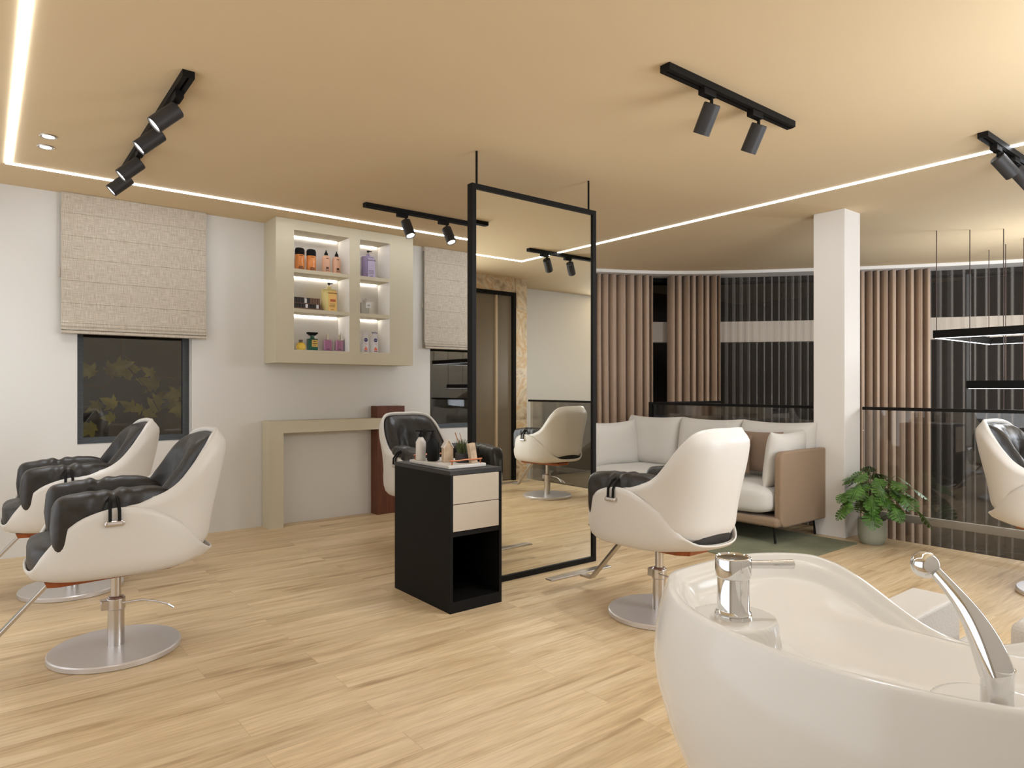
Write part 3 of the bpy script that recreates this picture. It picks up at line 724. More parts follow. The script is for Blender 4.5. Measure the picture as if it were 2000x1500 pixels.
    c = MB(); c.add([(-0.022, -0.014, 0.134), (0.022, -0.014, 0.134), (0.022, 0.014, 0.134), (-0.022, 0.014, 0.134), (-0.044, -0.022, 0.152), (0.044, -0.022, 0.152), (0.044, 0.022, 0.152), (-0.044, 0.022, 0.152), (-0.044, -0.022, 0.163), (0.044, -0.022, 0.163), (0.044, 0.022, 0.163), (-0.044, 0.022, 0.163)],
                    [(0, 3, 2, 1), (8, 9, 10, 11)]+[(i, (i+1) % 4, (i+1) % 4+4, i+4) for i in range(4)]+[(4+i, 4+(i+1) % 4, 8+(i+1) % 4, 8+i) for i in range(4)])
    c.build('cap', M_black, t)
    MB().box(-0.012, 0.040, -0.0245, -0.0221, 0.036, 0.096).build('label_panel', mat('gold_label', (214, 176, 88), 0.4), t)
    bars(t, ink, 0, [(0.082, 0.03, 0.006), (0.064, 0.04, 0.006), (0.048, 0.03, 0.004)], -0.0252, 0.014)
    for x, lab in ((2.417, 'pink square perfume bottle standing beside the green bottle'), (2.53, 'pink square perfume bottle at the right end of the bottom shelf')):
        t = thing('perfume_bottle', lab, 'perfume', (x, Y, F1), 0, 'pink perfume bottles')
        MB().box(-0.036, 0.036, -0.012, 0.012, 0.008, 0.102).build('liquid', mat('pink_liquid', (244, 176, 220), 0.2), t, bevel=0.008)
        MB().box(-0.043, 0.043, -0.019, 0.019, 0, 0.108).build('bottle_body', M_bottleglass, t, bevel=0.004)
        MB().lathe([(0, 0.108), (0.011, 0.108), (0.011, 0.152), (0, 0.153)], n=20).build('cap', mat('silver_cap', (176, 164, 140), 0.3, 0.8), t, smooth=True)
        bars(t, ink, 0, [(0.02, 0.03, 0.004)], -0.0135)
    navy = mat('navy', (40, 40, 110), 0.4)
    for x, lab, capm in ((2.779, 'white lotion bottle with navy round logo and pale cap', wl), (2.877, 'white lotion bottle with navy round logo and navy cap', navy)):
        t = thing('lotion_bottle', lab, 'bottle', (x, Y, F1), 0, 'white lotion bottles')
        MB().lathe([(0, 0), (0.034, 0), (0.037, 0.006), (0.037, 0.10), (0.034, 0.14), (0.028, 0.165), (0.026, 0.184), (0, 0.184)], n=36, sy=0.6).build('bottle_body', mat('white_plastic', (226, 222, 222), 0.3), t, smooth=True)
        MB().lathe([(0, 0.184), (0.029, 0.184), (0.029, 0.191), (0, 0.191)], n=30, sy=0.6).build('cap', capm, t, smooth=True)
        M = Matrix.Rotation(PI/2, 4, 'X')
        MB().lathe([(0, 0.021), (0.018, 0.021), (0.018, 0.0235), (0, 0.0235)], c=(0, 0, 0.118), n=30, M=M).build('logo_disc', navy, t)
        text('brand_text', 'NIVEA', 0.0105, wl, t, (0, -0.0242, 0.118), R0)
        e = MB(); e.box(-0.016, 0.016, -0.0235, -0.012, 0.012, 0.02); e.build('label_band', mat('maroon', (120, 40, 60), 0.5), t)
        e = MB(); e.add([(-0.014, -0.0236, 0.024), (0.012, -0.0236, 0.024), (0.016, -0.0236, 0.036), (0.004, -0.0236, 0.05), (-0.004, -0.0236, 0.06), (-0.008, -0.0236, 0.045), (-0.015, -0.0236, 0.038)], [(0, 1, 2, 3, 4, 5, 6)])
        o = e.build('label_flower', mat('coral', (232, 110, 80), 0.5), t); s = o.modifiers.new('s', 'SOLIDIFY'); s.thickness = 0.001
        bars(t, mat('label_rose', (200, 150, 160), 0.5), 0, [(0.086, 0.024, 0.003), (0.079, 0.02, 0.003)], -0.0228)
products()

# ---------------------------------------------------------------- styling chair (front = +x)
RIMF = [(-0.41, 0.423), (-0.40, 0.425), (-0.36, 0.442), (-0.325, 0.485), (-0.298, 0.52), (-0.255, 0.578), (-0.18, 0.637), (-0.08, 0.685), (0.018, 0.700), (0.112, 0.683), (0.184, 0.648), (0.254, 0.574), (0.297, 0.51), (0.325, 0.455), (0.345, 0.445)]
def make_chair():
    t = thing('styling_chair', '', 'chair')
    # chrome base
    MB().lathe([(0, 0), (0.262, 0), (0.267, 0.004), (0.267, 0.022), (0.262, 0.027), (0, 0.029)], n=72).build('base_plate', M_plate, t, smooth=True)
    MB().lathe([(0, 0.028), (0.034, 0.028), (0.034, 0.245), (0.030, 0.25), (0.021, 0.252), (0.021, 0.368), (0, 0.368)], n=40).build('post', M_steel, t, smooth=True)
    b = MB(); b.box(-0.005, 0.062, -0.022, 0.022, 0.195, 0.238); b.lathe([(0.034, 0.19), (0.039, 0.192), (0.039, 0.242), (0.034, 0.244)], n=32)
    b.build('pump_collar', M_steel, t, smooth=True, bevel=0.003)
    b = MB(); b.tube([(-0.02, 0.03, 0.222), (-0.10, 0.035, 0.222), (-0.16, 0.04, 0.205), (-0.205, 0.05, 0.185)], 0.004, 8); b.tube([(-0.205, 0.05, 0.185), (-0.23, 0.05, 0.165)], 0.005, 8); b.tube([(-0.13, 0.037, 0.216), (-0.20, 0.02, 0.180), (-0.225, 0.05, 0.168)], 0.003, 8)
    b.build('pump_lever', M_steel, t, smooth=True)
    # wood plate
    V = [(-0.25, -0.075), (-0.20, -0.115), (0.22, -0.165), (0.265, -0.15), (0.265, 0.15), (0.22, 0.165), (-0.20, 0.115), (-0.25, 0.075)]; n = len(V)
    vs = [(x, y, 0.366) for x, y in V]+[(x*1.04, y*1.06, 0.392) for x, y in V]
    mesh('seat_board', vs, [tuple(range(n))[::-1], tuple(range(n, 2*n))]+[(i, (i+1) % n, (i+1) % n+n, i+n) for i in range(n)], M_seatwood, t, False)
    # footrest
    def flat(p, q, w, th, side):
        p = Vector(p); q = Vector(q); d = (q-p).normalized(); s = Vector(side).normalized(); nn = d.cross(s).normalized()
        vs = [p+s*w*a+nn*th*c for a, c in ((-1, -1), (1, -1), (1, 1), (-1, 1))]+[q+s*w*a+nn*th*c for a, c in ((-1, -1), (1, -1), (1, 1), (-1, 1))]
        return vs, [(0, 3, 2, 1), (4, 5, 6, 7), (0, 1, 5, 4), (1, 2, 6, 5), (2, 3, 7, 6), (3, 0, 4, 7)]
    b = MB(); b.add(*flat((0.235, 0, 0.372), (0.50, 0, 0.083), 0.021, 0.007, (0, 1, 0))); b.add(*flat((0.496, 0, 0.083), (0.585, 0, 0.083), 0.021, 0.007, (0, 1, 0)))
    b.build('footrest_arm', M_steel, t, bevel=0.002)
    b = MB(); b.box(0.575, 0.635, -0.25, 0.25, 0.083, 0.095); b.build('footrest', M_steel, t, bevel=0.005)
    # seat bowl
    def plan(a, A, Bk, Bw, nf, nb):
        c, s = math.cos(a), math.sin(a); n = nf if c > 0 else nb; ax = A if c > 0 else Bk
        r = (abs(c/ax)**n+abs(s/Bw)**n)**(-1/n); return r*c, r*s
    prof = [(0.0, 0.394, 0), (0.5, 0.394, 0), (0.80, 0.398, 0), (0.90, 0.405, 0), (0.955, 0.425, 0.0), (0.985, 0.46, 0)]
    def bowl(u, v):
        a = 2*PI*u; x, y = plan(a, 0.345, 0.40, 0.322, 3.0, 2.3)
        zr = smooth_interp(x, RIMF)
        k = v*(len(prof)+7)
        if k <= len(prof)-1:
            i = int(k); f = k-i; i2 = min(i+1, len(prof)-1)
            r = prof[i][0]+(prof[i2][0]-prof[i][0])*f; z = prof[i][1]+(prof[i2][1]-prof[i][1])*f
            z = 0.394+(z-0.394)*min(1, (zr-0.394)/0.10)
        else:
            f = (k-len(prof)+1)/8; z0 = 0.394+0.066*min(1, (zr-0.394)/0.10); z = z0+(zr-z0)*f; r = 0.985+0.02*math.sin(f*PI*0.62)-0.02*f*f
        lift = 0.018*sstep((-x*r-0.16)/0.22)*(1-sstep((z-0.44)/0.06))
        return x*r, y*r, z+lift
    vs, fs = grid(96, len(prof)+8, bowl, cu=True)
    mesh('seat_shell', vs, fs, M_shell, t, solid=0.016, soff=-1)
    # back shell
    TOPZ = [(0, 0.998), (18, 0.996), (28, 0.975), (36, 0.915), (42, 0.85), (50, 0.775), (60, 0.728), (75, 0.70), (92, 0.684), (112, 0.67)]
    BOTZ = [(0, 0.470), (25, 0.470), (40, 0.478), (50, 0.50), (60, 0.56), (75, 0.60), (92, 0.62), (112, 0.635)]
    def bplan(phi, z):
        a = 0.355+0.085*sstep((z-0.44)/0.55)-0.015*sstep((z-0.93)/0.08)
        bw = 0.278+0.025*sstep((z-0.66)/0.25)
        c, s = math.cos(phi), math.sin(phi)
        n = 2.9
        if c > 0: r = (abs(c/a)**n+abs(s/bw)**n)**(-1/n)
        else: r = (abs(c/0.4)**2+abs(s/bw)**2)**(-0.5)
        return Vector((-r*c, r*s, z))
    def bs(u, v):
        d = (u-0.5)*2*108; phi = math.radians(d); zt = smooth_interp(abs(d), TOPZ); z0 = smooth_interp(abs(d), BOTZ)
        z = z0+(zt-z0)*v; p = bplan(phi, z)
        e = sstep((0.10-v)/0.10)*0.02+sstep((v-0.88)/0.12)*0.026
        q = Vector((p.x, p.y, 0)).normalized(); return p-q*e
    vs, fs = grid(97, 30, bs)
    mesh('back_shell', vs, fs, M_shell, t, solid=0.020, soff=1)
    MB().box(-0.432, -0.424, 0.035, 0.075, 0.833, 0.843).build('badge', M_shell, t)
    # back cushion
    def bc(u, v):
        # closed pad: u around section (front 0..0.5, back 0.5..1)
        front = u < 0.5; a = (u*2 if front else (1-u)*2)
        d = (a-0.5)*2*74; phi = math.radians(d); zt = smooth_interp(abs(d), TOPZ)-0.012; z0 = 0.50+0.03*abs(d)/74
        z = z0+(zt-z0)*v; p = bplan(phi, z); q = Vector((p.x, p.y, 0)).normalized()
        pu = max(0, 1-abs(2*a-1)**3.2)**0.5*max(0, 1-abs(2*v-1)**5)**0.5
        th = 0.004+((0.105+0.04*v)*pu if front else 0.0)
        if front:
            ang = math.atan2(p.y, (z-0.58)+0.03); rr = math.hypot(p.y, z-0.58)
            th += 0.018*pu*math.sin(ang*9+3*mn.noise(Vector((p.y*5, z*5, 0))))*math.exp(-((rr-0.12)/0.14)**2)
            th += 0.014*pu*mn.noise(Vector((p.y*9, z*9, 2)))
        return p-q*(th+0.004)
    vs, fs = grid(96, 34, bc, cu=True, cap=True)
    mesh('back_cushion', vs, fs, M_leather, t)
    # seat cushion
    def sc(u, v):
        a = 2*PI*u; b_ = PI*(v-0.5); c, s = math.cos(a), math.sin(a)
        x, y = plan(a, 0.338, 0.37, 0.285, 3.4, 2.6); r = sp(math.cos(b_), 0.35); z = 0.475+0.075*sp(math.sin(b_), 0.45)
        x *= r; y *= r; z += 0.010*mn.noise(Vector((x*7, y*7, z*7)))+0.012*math.cos(y*5)*(1 if z > 0.48 else 0)
        if x > 0.2 and z < 0.48: z += 0
        return x*0.985, y*0.985, z
    vs, fs = grid(64, 20, sc, cu=True)
    mesh('seat_cushion', vs, fs, M_leather2, t)
    # arm cushions with cords and buckles
    for sgn in (1, -1):
        def ac(u, v, sgn=sgn):
            a = 2*PI*u; sv = v*2-1
            x = 0.262-0.50*v; y = sgn*(0.232-0.02*v-0.03*sstep((v-0.6)/0.4))
            zc = 0.625+0.012*math.sin(v*PI)+0.015*v
            k = max(0, 1-abs(sv)**(16 if sv < 0 else 5))**0.5
            wv = 0.066*k; hv = 0.124*k
            cc = -0.009*math.exp(-((x-0.045)/0.022)**2)
            dy = sp(math.cos(a), 0.5)*(wv+cc*0.6); dz = sp(math.sin(a), 0.5)*(hv+cc)
            p = Vector((x, y+dy, zc+dz))
            if 0.01 < v < 0.99:
                wr = 0.0035*math.sin(x*85+4*mn.noise(p*6)+a)*math.exp(-((x-0.04)/0.10)**2)+0.006*mn.noise(p*8)
                p += Vector((0, math.cos(a), math.sin(a)))*wr
            if v < 0.02: p.x -= 0.0
            return p
        vs, fs = grid(40, 60, ac, cu=True, cap=True)
        c = mesh('arm_cushion', vs, fs, M_leather, t)
        for dx in (0.028, 0.056):
            x0 = dx+0.003*(1 if dx > 0.04 else -1)
            MB().tube([(dx, sgn*0.165, 0.64), (dx, sgn*0.172, 0.70), (dx, sgn*0.205, 0.745), (dx, sgn*0.25, 0.748), (dx, sgn*0.30, 0.728), (x0, sgn*0.328, 0.69), (x0, sgn*0.330, 0.648)], 0.0065, 8).build('cord', M_black, t, smooth=True)
        b = MB().box(-0.038, 0.038, -0.010, 0.010, -0.012, 0.012).build('buckle', M_steel, t, bevel=0.009, seg=4); b.location = (0.042, sgn*0.327, 0.637)
        b2 = MB().box(-0.025, 0.025, -0.0125*1, 0.0125, -0.004, 0.004).build('buckle_slot', M_plate, b, bevel=0.002)
    return t
chair = make_chair()
spots = [((0.48, 3.53, 0), PI-0.02, 'white shell styling chair with black cushions at the front left'),
         ((0.42, 4.76, 0), PI, 'white and black styling chair at the left under the window, behind the front left one'),
         ((2.82, 2.31, 0), PI/2, 'white styling chair seen from behind between the mirror and the washbasin'),
         ((2.66, 4.36, 0), -PI/2, 'styling chair with dark cushion facing the viewer behind the black cart'),
         ((4.90, 1.02, 0), -PI/2-0.02, 'white styling chair cut off by the right edge before the glass balustrade')]
for i, (p, r, lab) in enumerate(spots):
    o = chair if i == 0 else copy_tree(chair)
    o.location = p; o.rotation_euler = (0, 0, r); o['label'] = lab; o['group'] = 'white and black styling chairs'

# ---------------------------------------------------------------- shampoo basin
BC = (1.106, 0.45)
TAPS = ((0.957, 0.632), (0.925, 0.262))
def basin():
    t = thing('wash_basin', 'large glossy white shampoo basin with neck recess in the foreground', 'basin', (BC[0], BC[1], 0))
    def plan(a):
        c, s = math.cos(a), math.sin(a); ax, n = (0.300, 3.3) if c > 0 else (0.281, 2.0); bw = 0.37
        nn = n if c > 0 else 2.0+1.3*sstep((c+0.35)/0.35)
        r = (abs(c/ax)**nn+abs(s/bw)**nn)**(-1/nn); return r*c, r*s
    outer = [(0.42, 0), (0.43, 0.1), (0.50, 0.25), (0.66, 0.38), (0.77, 0.46), (0.895, 0.54), (1.00, 0.62), (1.06, 0.69), (1.075, 0.735), (1.06, 0.78), (1.035, 0.815), (1.012, 0.838), (1.003, 0.846), (0.994, 0.850), (0.968, 0.8505), (0.956, 0.848), (0.945, 0.841), (0.925, 0.838)]
    nin = 120
    def drop(x, y, z):
        w = sstep(x/0.20)
        k = math.cos(min(PI/2, PI/2*abs(y)/0.285))**2
        return 0.112*w*k*sstep((z-0.50)/0.30)
    N = 320; vs = []
    rings = []
    for r, z in outer: rings.append((r, z, False))
    for i in range(1, nin+1):
        f = i/nin; r = 0.925*(1-f)+0.03*f; rings.append((r, None, True))
    for r, z, inn in rings:
        for k in range(N):
            a = 2*PI*k/N; x, y = plan(a); x *= r; y *= r
            if inn:
                f = (0.925-r)/0.895
                zz = 0.838-0.026*sstep(f/0.10)-0.075*sstep((f-0.05)/0.9)
                zz -= drop(x/r*0.93, y, 0.85)*(1-sstep(f/0.5))
                for tx, ty in TAPS:
                    d = math.hypot(x+BC[0]-tx, y+BC[1]-ty); w = 1-sstep((d-0.066)/0.010); zz = max(zz, zz*(1-w)+0.829*w)
            else: zz = z-drop(x, y, z)
            vs.append((x, y, zz))
    fs = []
    for j in range(len(rings)-1):
        for k in range(N): fs.append((j*N+k, j*N+(k+1) % N, (j+1)*N+(k+1) % N, (j+1)*N+k))
    fs.append(tuple(range(N))[::-1]); fs.append(tuple((len(rings)-1)*N+k for k in range(N)))
    mesh('basin_body', vs, fs, M_porc, t)
    # mixer
    tx, ty = TAPS[0][0]-BC[0], TAPS[0][1]-BC[1]
    m = MB().lathe([(0, 0.826), (0.029, 0.826), (0.0305, 0.829), (0.029, 0.834), (0.0275, 0.8345), (0.0285, 0.838), (0.026, 0.841), (0.0255, 0.842), (0.0255, 0.893), (0.0275, 0.894), (0.0285, 0.896), (0.0285, 0.924), (0.0275, 0.926), (0.026, 0.927), (0.0245, 0.925), (0, 0.9248)], c=(tx, ty, 0), n=56)
    mx = m.build('mixer_tap', M_chrome, t, smooth=True)
    d = Vector((0.80, -0.60, 0.0))
    MB().tube([Vector((tx, ty, 0.913))+d*0.024, Vector((tx, ty, 0.913))+d*0.062, Vector((tx, ty, 0.913))+d*0.098], [0.0065, 0.0068, 0.0078], 20).build('mixer_lever', M_chrome, mx, smooth=True)
    # hand spray
    sx, sy = TAPS[1][0]-BC[0], TAPS[1][1]-BC[1]
    s = MB().lathe([(0, 0.82), (0.0165, 0.82), (0.0165, 0.868), (0.018, 0.876), (0, 0.876)], c=(sx, sy, 0), n=40)
    so = s.build('spray_holder', M_chrome, t, smooth=True)
    q = Vector((sx, sy, 0.868)); e = Vector((0.935-BC[0], 0.335-BC[1], 0.975))
    pts = []; rr = []
    for i in range(13):
        f = i/12; p = q.lerp(e, f)+Vector((-0.004, -0.010, 0.006))*math.sin(f*PI); pts.append(p); rr.append(0.0185-0.0110*sstep(f*1.05))
    MB().tube(pts, rr, 28).build('spray_handle', M_chrome, so, smooth=True)
    blob('spray_head', e+Vector((-0.002, 0.006, 0.002)), (0.0165, 0.0165, 0.0165), (1, 1), M_chrome, so, nu=32, nv=20)
    # chair part of the unit
    return t
basin()
def wash_chair():
    t = thing('wash_chair', 'white vinyl shampoo chair with block armrests beyond the basin', 'chair', (1.40, 0.45, 0))
    MB().box(0.06, 0.60, -0.20, 0.20, 0, 0.30).build('plinth', M_uph, t, bevel=0.02)
    MB().box(0.05, 0.645, -0.205, 0.205, 0.30, 0.550).build('seat', M_uph, t, bevel=0.02, seg=4)
    for y0, y1 in ((0.208, 0.320), (-0.320, -0.208)):
        # rounded end armrest
        P = [(0.05, 0.10), (0.54, 0.10), (0.585, 0.16), (0.612, 0.26), (0.628, 0.40), (0.634, 0.52), (0.633, 0.60), (0.626, 0.638), (0.612, 0.650), (0.05, 0.650)]
        n = len(P); vs = [(x, y0, z) for x, z in P]+[(x, y1, z) for x, z in P]
        o = mesh('armrest', vs, [tuple(range(n)), tuple(range(n, 2*n))[::-1]]+[(i, (i+1) % n, (i+1) % n+n, i+n) for i in range(n)], M_uph, t, False)
        bb = o.modifiers.new('b', 'BEVEL'); bb.width = 0.008; bb.segments = 3; bb.limit_method = 'ANGLE'; bb.angle_limit = 0.9
    MB().box(0.86, 1.30, -0.18, 0.165, 0.44, 0.545).build('leg_rest', M_uph, t, bevel=0.03, seg=5)
    MB().tube([(0.60, 0, 0.25), (1.0, 0, 0.45)], 0.018, 12).build('leg_rest_arm', M_steel, t, smooth=True)
wash_chair()

# ---------------------------------------------------------------- sofa
def cushion(name, w, h, th, m, parent, M, p=4.0, nz=0.006, seed=0, sag=0.0, pinch=0.03):
    """pillow standing in x(w) z(h), thickness along y"""
    n = 30; vs = []; fs = []
    for side in (1, -1):
        for j in range(n+1):
            for i in range(n+1):
                a = 2*i/n-1; b_ = 2*j/n-1
                a2 = math.sin(a*PI/2); b2 = math.sin(b_*PI/2)
                k = max(0, 1-abs(a2)**p)**0.5*max(0, 1-abs(b2)**p)**0.5
                x = a2*w/2*(1-pinch*(1-abs(b2)**2)*abs(a2)); z = b2*h/2*(1-pinch*(1-abs(a2)**2)*abs(b2))
                y = side*(th/2*k+0.002)
                q = Vector((x, y, z)); y += side*nz*k*mn.noise(q*7+Vector((seed, side, 0)))
                z -= sag*(1-a2*a2)*max(0, b2)
                vs.append(M @ Vector((x, y, z)))
    N = (n+1)**2
    for j in range(n):
        for i in range(n):
            q = j*(n+1)+i; fs.append((q, q+1, q+n+2, q+n+1)); fs.append((N+q, N+q+n+1, N+q+n+2, N+q+1))
    ring = [i for i in range(n+1)]+[(j+1)*(n+1)+n for j in range(n)]+[n*(n+1)+i for i in range(n-1, -1, -1)]+[j*(n+1) for j in range(n-1, 0, -1)]
    for a, b_ in zip(ring, ring[1:]+ring[:1]): fs.append((a, b_, N+b_, N+a))
    return mesh(name, vs, fs, m, parent)
def R(ax, d): return Matrix.Rotation(math.radians(d), 4, ax)
def T(x, y, z): return Matrix.Translation((x, y, z))
def sofa():
    OX, OY = 4.62, 2.68
    t = thing('sofa', 'three seat pale fabric sofa with taupe outer shell and thin black legs', 'sofa', (OX, OY, 0))
    D = 0.90; Wd = 2.17
    def panel(w, h, th, rad=0.07):
        pts = []
        for cx, cz, a0 in ((w-rad, rad, -90), (w-rad, h-rad, 0), (rad, h-rad, 90), (rad, rad, 180)):
            for i in range(7):
                a = math.radians(a0+15*i); pts.append((cx+rad*math.cos(a), cz+rad*math.sin(a)))
        n = len(pts); return [(x, 0, z) for x, z in pts]+[(x, th, z) for x, z in pts], [tuple(range(n)), tuple(range(n, 2*n))[::-1]]+[(i, (i+1) % n, (i+1) % n+n, i+n) for i in range(n)]
    for y, m in ((0.02, 0), (Wd-0.08, 1)):
        vs, fs = panel(0.80, 0.575, 0.06)
        # taper: slight flare
        vs = [(x+0.09, yy+y, z+0.14) for x, yy, z in vs]
        o = mesh('arm_panel', vs, fs, M_sofab, t, True); o.data.set_sharp_from_angle(angle=0.7)
        bb = o.modifiers.new('b', 'BEVEL'); bb.width = 0.014; bb.segments = 3; bb.limit_method = 'ANGLE'; bb.angle_limit = 1.0
    vs, fs = panel(Wd-0.06, 0.62, 0.05)
    o = mesh('back_panel', [(0.855+y, x+0.03, z+0.14) for x, y, z in vs], fs, M_sofab, t, False)
    MB().box(0.045, 0.86, 0.03, Wd-0.03, 0.145, 0.215).build('seat_frame', M_sofab, t, bevel=0.025, seg=4)
    # seat cushion (single bench)
    def sc(u, v):
        a = 2*PI*u; b_ = PI*(v-0.5)
        r = sp(math.cos(b_), 0.3); x = 0.40+0.385*sp(math.cos(a), 0.22)*r; y = Wd/2+(Wd/2-0.085)*sp(math.sin(a), 0.14)*r
        z = 0.335+0.12*sp(math.sin(b_), 0.5)+0.006*mn.noise(Vector((x*4, y*4, 0)))
        return x, y, z
    vs, fs = grid(80, 20, sc, cu=True); mesh('seat_cushion', vs, fs, M_sofal, t)
    for i in range(3):
        cy = 0.09+0.663*(i+0.5)
        M = T(0.70, cy, 0.672) @ R('Y', 11) @ R('Z', 90)
        cushion('back_cushion', 0.672, 0.50, 0.24, M_sofal, t, M, p=5, seed=i*3, sag=0.015, pinch=0.02)
    # leaning side cushions
    cushion('side_cushion', 0.56, 0.44, 0.145, M_sofal, t, T(0.40, 0.168, 0.645) @ R('X', 8) @ R('Z', 3), p=3.6, seed=9, sag=0.02)
    cushion('side_cushion', 0.58, 0.45, 0.19, M_sofal, t, T(0.36, Wd-0.20, 0.645) @ R('X', -10) @ R('Z', -12), p=3.6, seed=12, sag=0.015)
    for x, y in ((0.12, 0.10), (0.72, 0.10), (0.12, Wd-0.10), (0.72, Wd-0.10)):
        b = MB(); b.tube([(x-0.02, y+0.09*(1 if y < 1 else -1), 0.14), (x, y, 0.135), (x+0.004, y-0.012*(1 if y < 1 else -1), 0.013 if x < 0.5 else 0.004)], 0.009, 8); b.build('leg', M_black, t, smooth=True)
    for (x, y, z, rx, ry, rz, w, lab) in ((0.49, 0.45, 0.665, 12, 0, 98, 0.38, 'taupe throw pillow leaning in the right corner of the sofa'), (0.35, 0.63, 0.645, 12, 0, 104, 0.35, 'smaller taupe throw pillow partly hidden behind the styling chair back')):
        p = thing('throw_pillow', lab, 'pillow', (OX+x, OY+y, z), 0, 'taupe pillows on the sofa')
        cushion('pillow_cover', w, w*0.92, 0.095, M_pilb, p, R('Z', rz) @ R('X', rx), p=3.0, pinch=0.06, seed=x*30)
sofa()
r = MB().box(4.16, 5.28, 2.40, 4.95, 0.0005, 0.008).build('area_rug', M_rug, bevel=0.002); setp(r, 'mottled sage green low pile rug lying under the sofa', 'rug')

# ---------------------------------------------------------------- monstera
def monstera(loc, n, rad, lab, potr=0.1, poth=0.19, seed=1, base=0.22, pot=True, lim=(9, 9)):
    t = thing('potted_monstera', lab, 'plant', loc)
    rd = random.Random(seed)
    if pot:
        MB().lathe([(0, 0), (potr*0.72, 0), (potr*0.86, 0.012), (potr*0.98, 0.05), (potr*1.02, poth*0.55), (potr*0.99, poth-0.01), (potr*0.96, poth), (potr*0.90, poth-0.004), (potr*0.88, poth-0.03), (0, poth-0.03)], n=48).build('pot', M_pot, t, smooth=True)
        MB().lathe([(0, poth-0.029), (potr*0.87, poth-0.029), (potr*0.86, poth-0.022), (0, poth-0.018)], n=32).build('soil', M_soil, t)
    lv = MB(); st = MB()
    def leaf(c, s, M3):
        # half outline with slots, mirrored
        vs = []; fs = []
        def w(v): return (math.sin(min(1, v*1.25)*PI/2*1.0)**0.7)*(1-v**2.6)*0.62
        segs = 6; rows = []
        for side in (1, -1):
            base0 = len(vs)
            for k in range(segs):
                v0 = -0.10+k*1.06/segs; v1 = v0+1.06/segs*(0.84 if k < segs-1 else 0.98)
                sh = 0.10
                for (vv, wd) in ((v0, 0.06), (v1 if k == segs-1 else v0+1.06/segs, 0.06), (v1+sh*0.6, w(max(0.02, min(0.98, v1+0.05)))), (v0+sh, w(max(0.04, min(0.98, v0+0.1))))):
                    wd = max(wd, 0.02); x = side*wd; y = vv
                    z = -0.22*(vv-0.3)**2-0.35*wd**2+0.03
                    vs.append(M3 @ Vector((x*s, y*s, z*s))+c)
                q = base0+k*4; fs.append((q, q+1, q+2, q+3) if side > 0 else (q, q+3, q+2, q+1))
            # centre spine strip
        # spine
        b0 = len(vs)
        for i in range(5):
            v = -0.10+1.1*i/4
            for x in (-0.07*(1-i/4*0.8), 0.07*(1-i/4*0.8)):
                vs.append(M3 @ Vector((x*s, v*s, (-0.22*(v-0.3)**2+0.031)*s))+c)
        for i in range(4): fs.append((b0+2*i, b0+2*i+1, b0+2*i+3, b0+2*i+2))
        lv.add(vs, fs)
    for i in range(n):
        el = rd.uniform(-0.15, 1.35); az = i*2.399+rd.uniform(-.3, .3)
        rr = rad*(0.55+0.45*rd.random())
        c = Vector((math.cos(az)*math.cos(el)*rr, math.sin(az)*math.cos(el)*rr, poth+base*0.55+math.sin(el)*rr*0.95))
        c.x = min(c.x, lim[0]); c.y = min(c.y, lim[1])
        s = rd.uniform(0.115, 0.165)
        if c.x > lim[0]-0.08 or c.y > lim[1]-0.08: s *= 0.8
        out = Vector((math.cos(az), math.sin(az), 0)); dn = -0.75-0.5*rd.random()+0.6*math.sin(el)
        yv = (out+Vector((0, 0, dn))).normalized(); zv = (Vector((0, 0, 1.0))+out*0.75); zv = (zv-yv*zv.dot(yv)).normalized(); xv = yv.cross(zv)
        M3 = Matrix((xv, yv, zv)).transposed() @ Matrix.Rotation(rd.uniform(-.5, .5), 3, 'Y')
        leaf(c, s, M3)
        b0 = Vector((math.cos(az)*0.02, math.sin(az)*0.02, poth-0.02)); mid = Vector((c.x*0.45, c.y*0.45, poth+(c.z-poth)*0.75))
        st.tube([b0, mid, c-M3 @ Vector((0, 0.08*s, 0))], [0.003, 0.0025, 0.002], 5)
    lv.build('leaves', M_leaf, t); st.build('stems', M_stem, t, smooth=True)
    return t
monstera((5.39, 2.34, 0), 64, 0.31, 'leafy monstera plant in a grey green pot beside the white column', seed=5, lim=(0.15, 0.10))
monstera((-0.40, 5.25, 0), 16, 0.36, 'green plant at the left edge of the picture, only leaf tips showing', seed=8, potr=0.12, poth=0.40, base=0.3)

# ---------------------------------------------------------------- balustrade
def rail():
    t = thing('glass_balustrade', 'glass balustrade with black handrail along the void, right of the column', 'railing', (EX, 0, 0))
    x = 0.02
    MB().box(x-0.02, x+0.02, BY+0.02, 2.535, 1.020, 1.045).build('handrail', M_black, t)
    MB().box(x-0.006, x+0.006, BY+0.05, 2.535, -0.24, 1.020).build('glass_panel', M_glass, t)
    MB().box(x+0.007, x+0.03, BY+0.05, 2.535, 0.145, 0.205).build('clamp_rail', M_clamp, t, bevel=0.003)
    t = thing('glass_balustrade', 'glass balustrade with black handrail behind the sofa, left of the column', 'railing', (EX, 2.81, 0))
    MB().box(x-0.02, x+0.02, 0, 1.97, 1.020, 1.045).build('handrail', M_black, t)
    MB().box(x-0.02, x+0.02, 1.93, 1.97, 0, 1.02).build('post', M_black, t)
    MB().box(x-0.006, x+0.006, 0, 1.93, -0.24, 1.020).build('glass_panel', M_glass, t)
    t = thing('glass_balustrade', 'short return balustrade from the sofa corner towards the brown drapes', 'railing', (EX+0.04, 4.76, 0))
    MB().box(0.0, 1.25, -0.02, 0.02, 1.020, 1.045).build('handrail', M_black, t)
    MB().box(0.0, 1.25, -0.006, 0.006, 0.0, 1.020).build('glass_panel', M_glass, t)
rail()

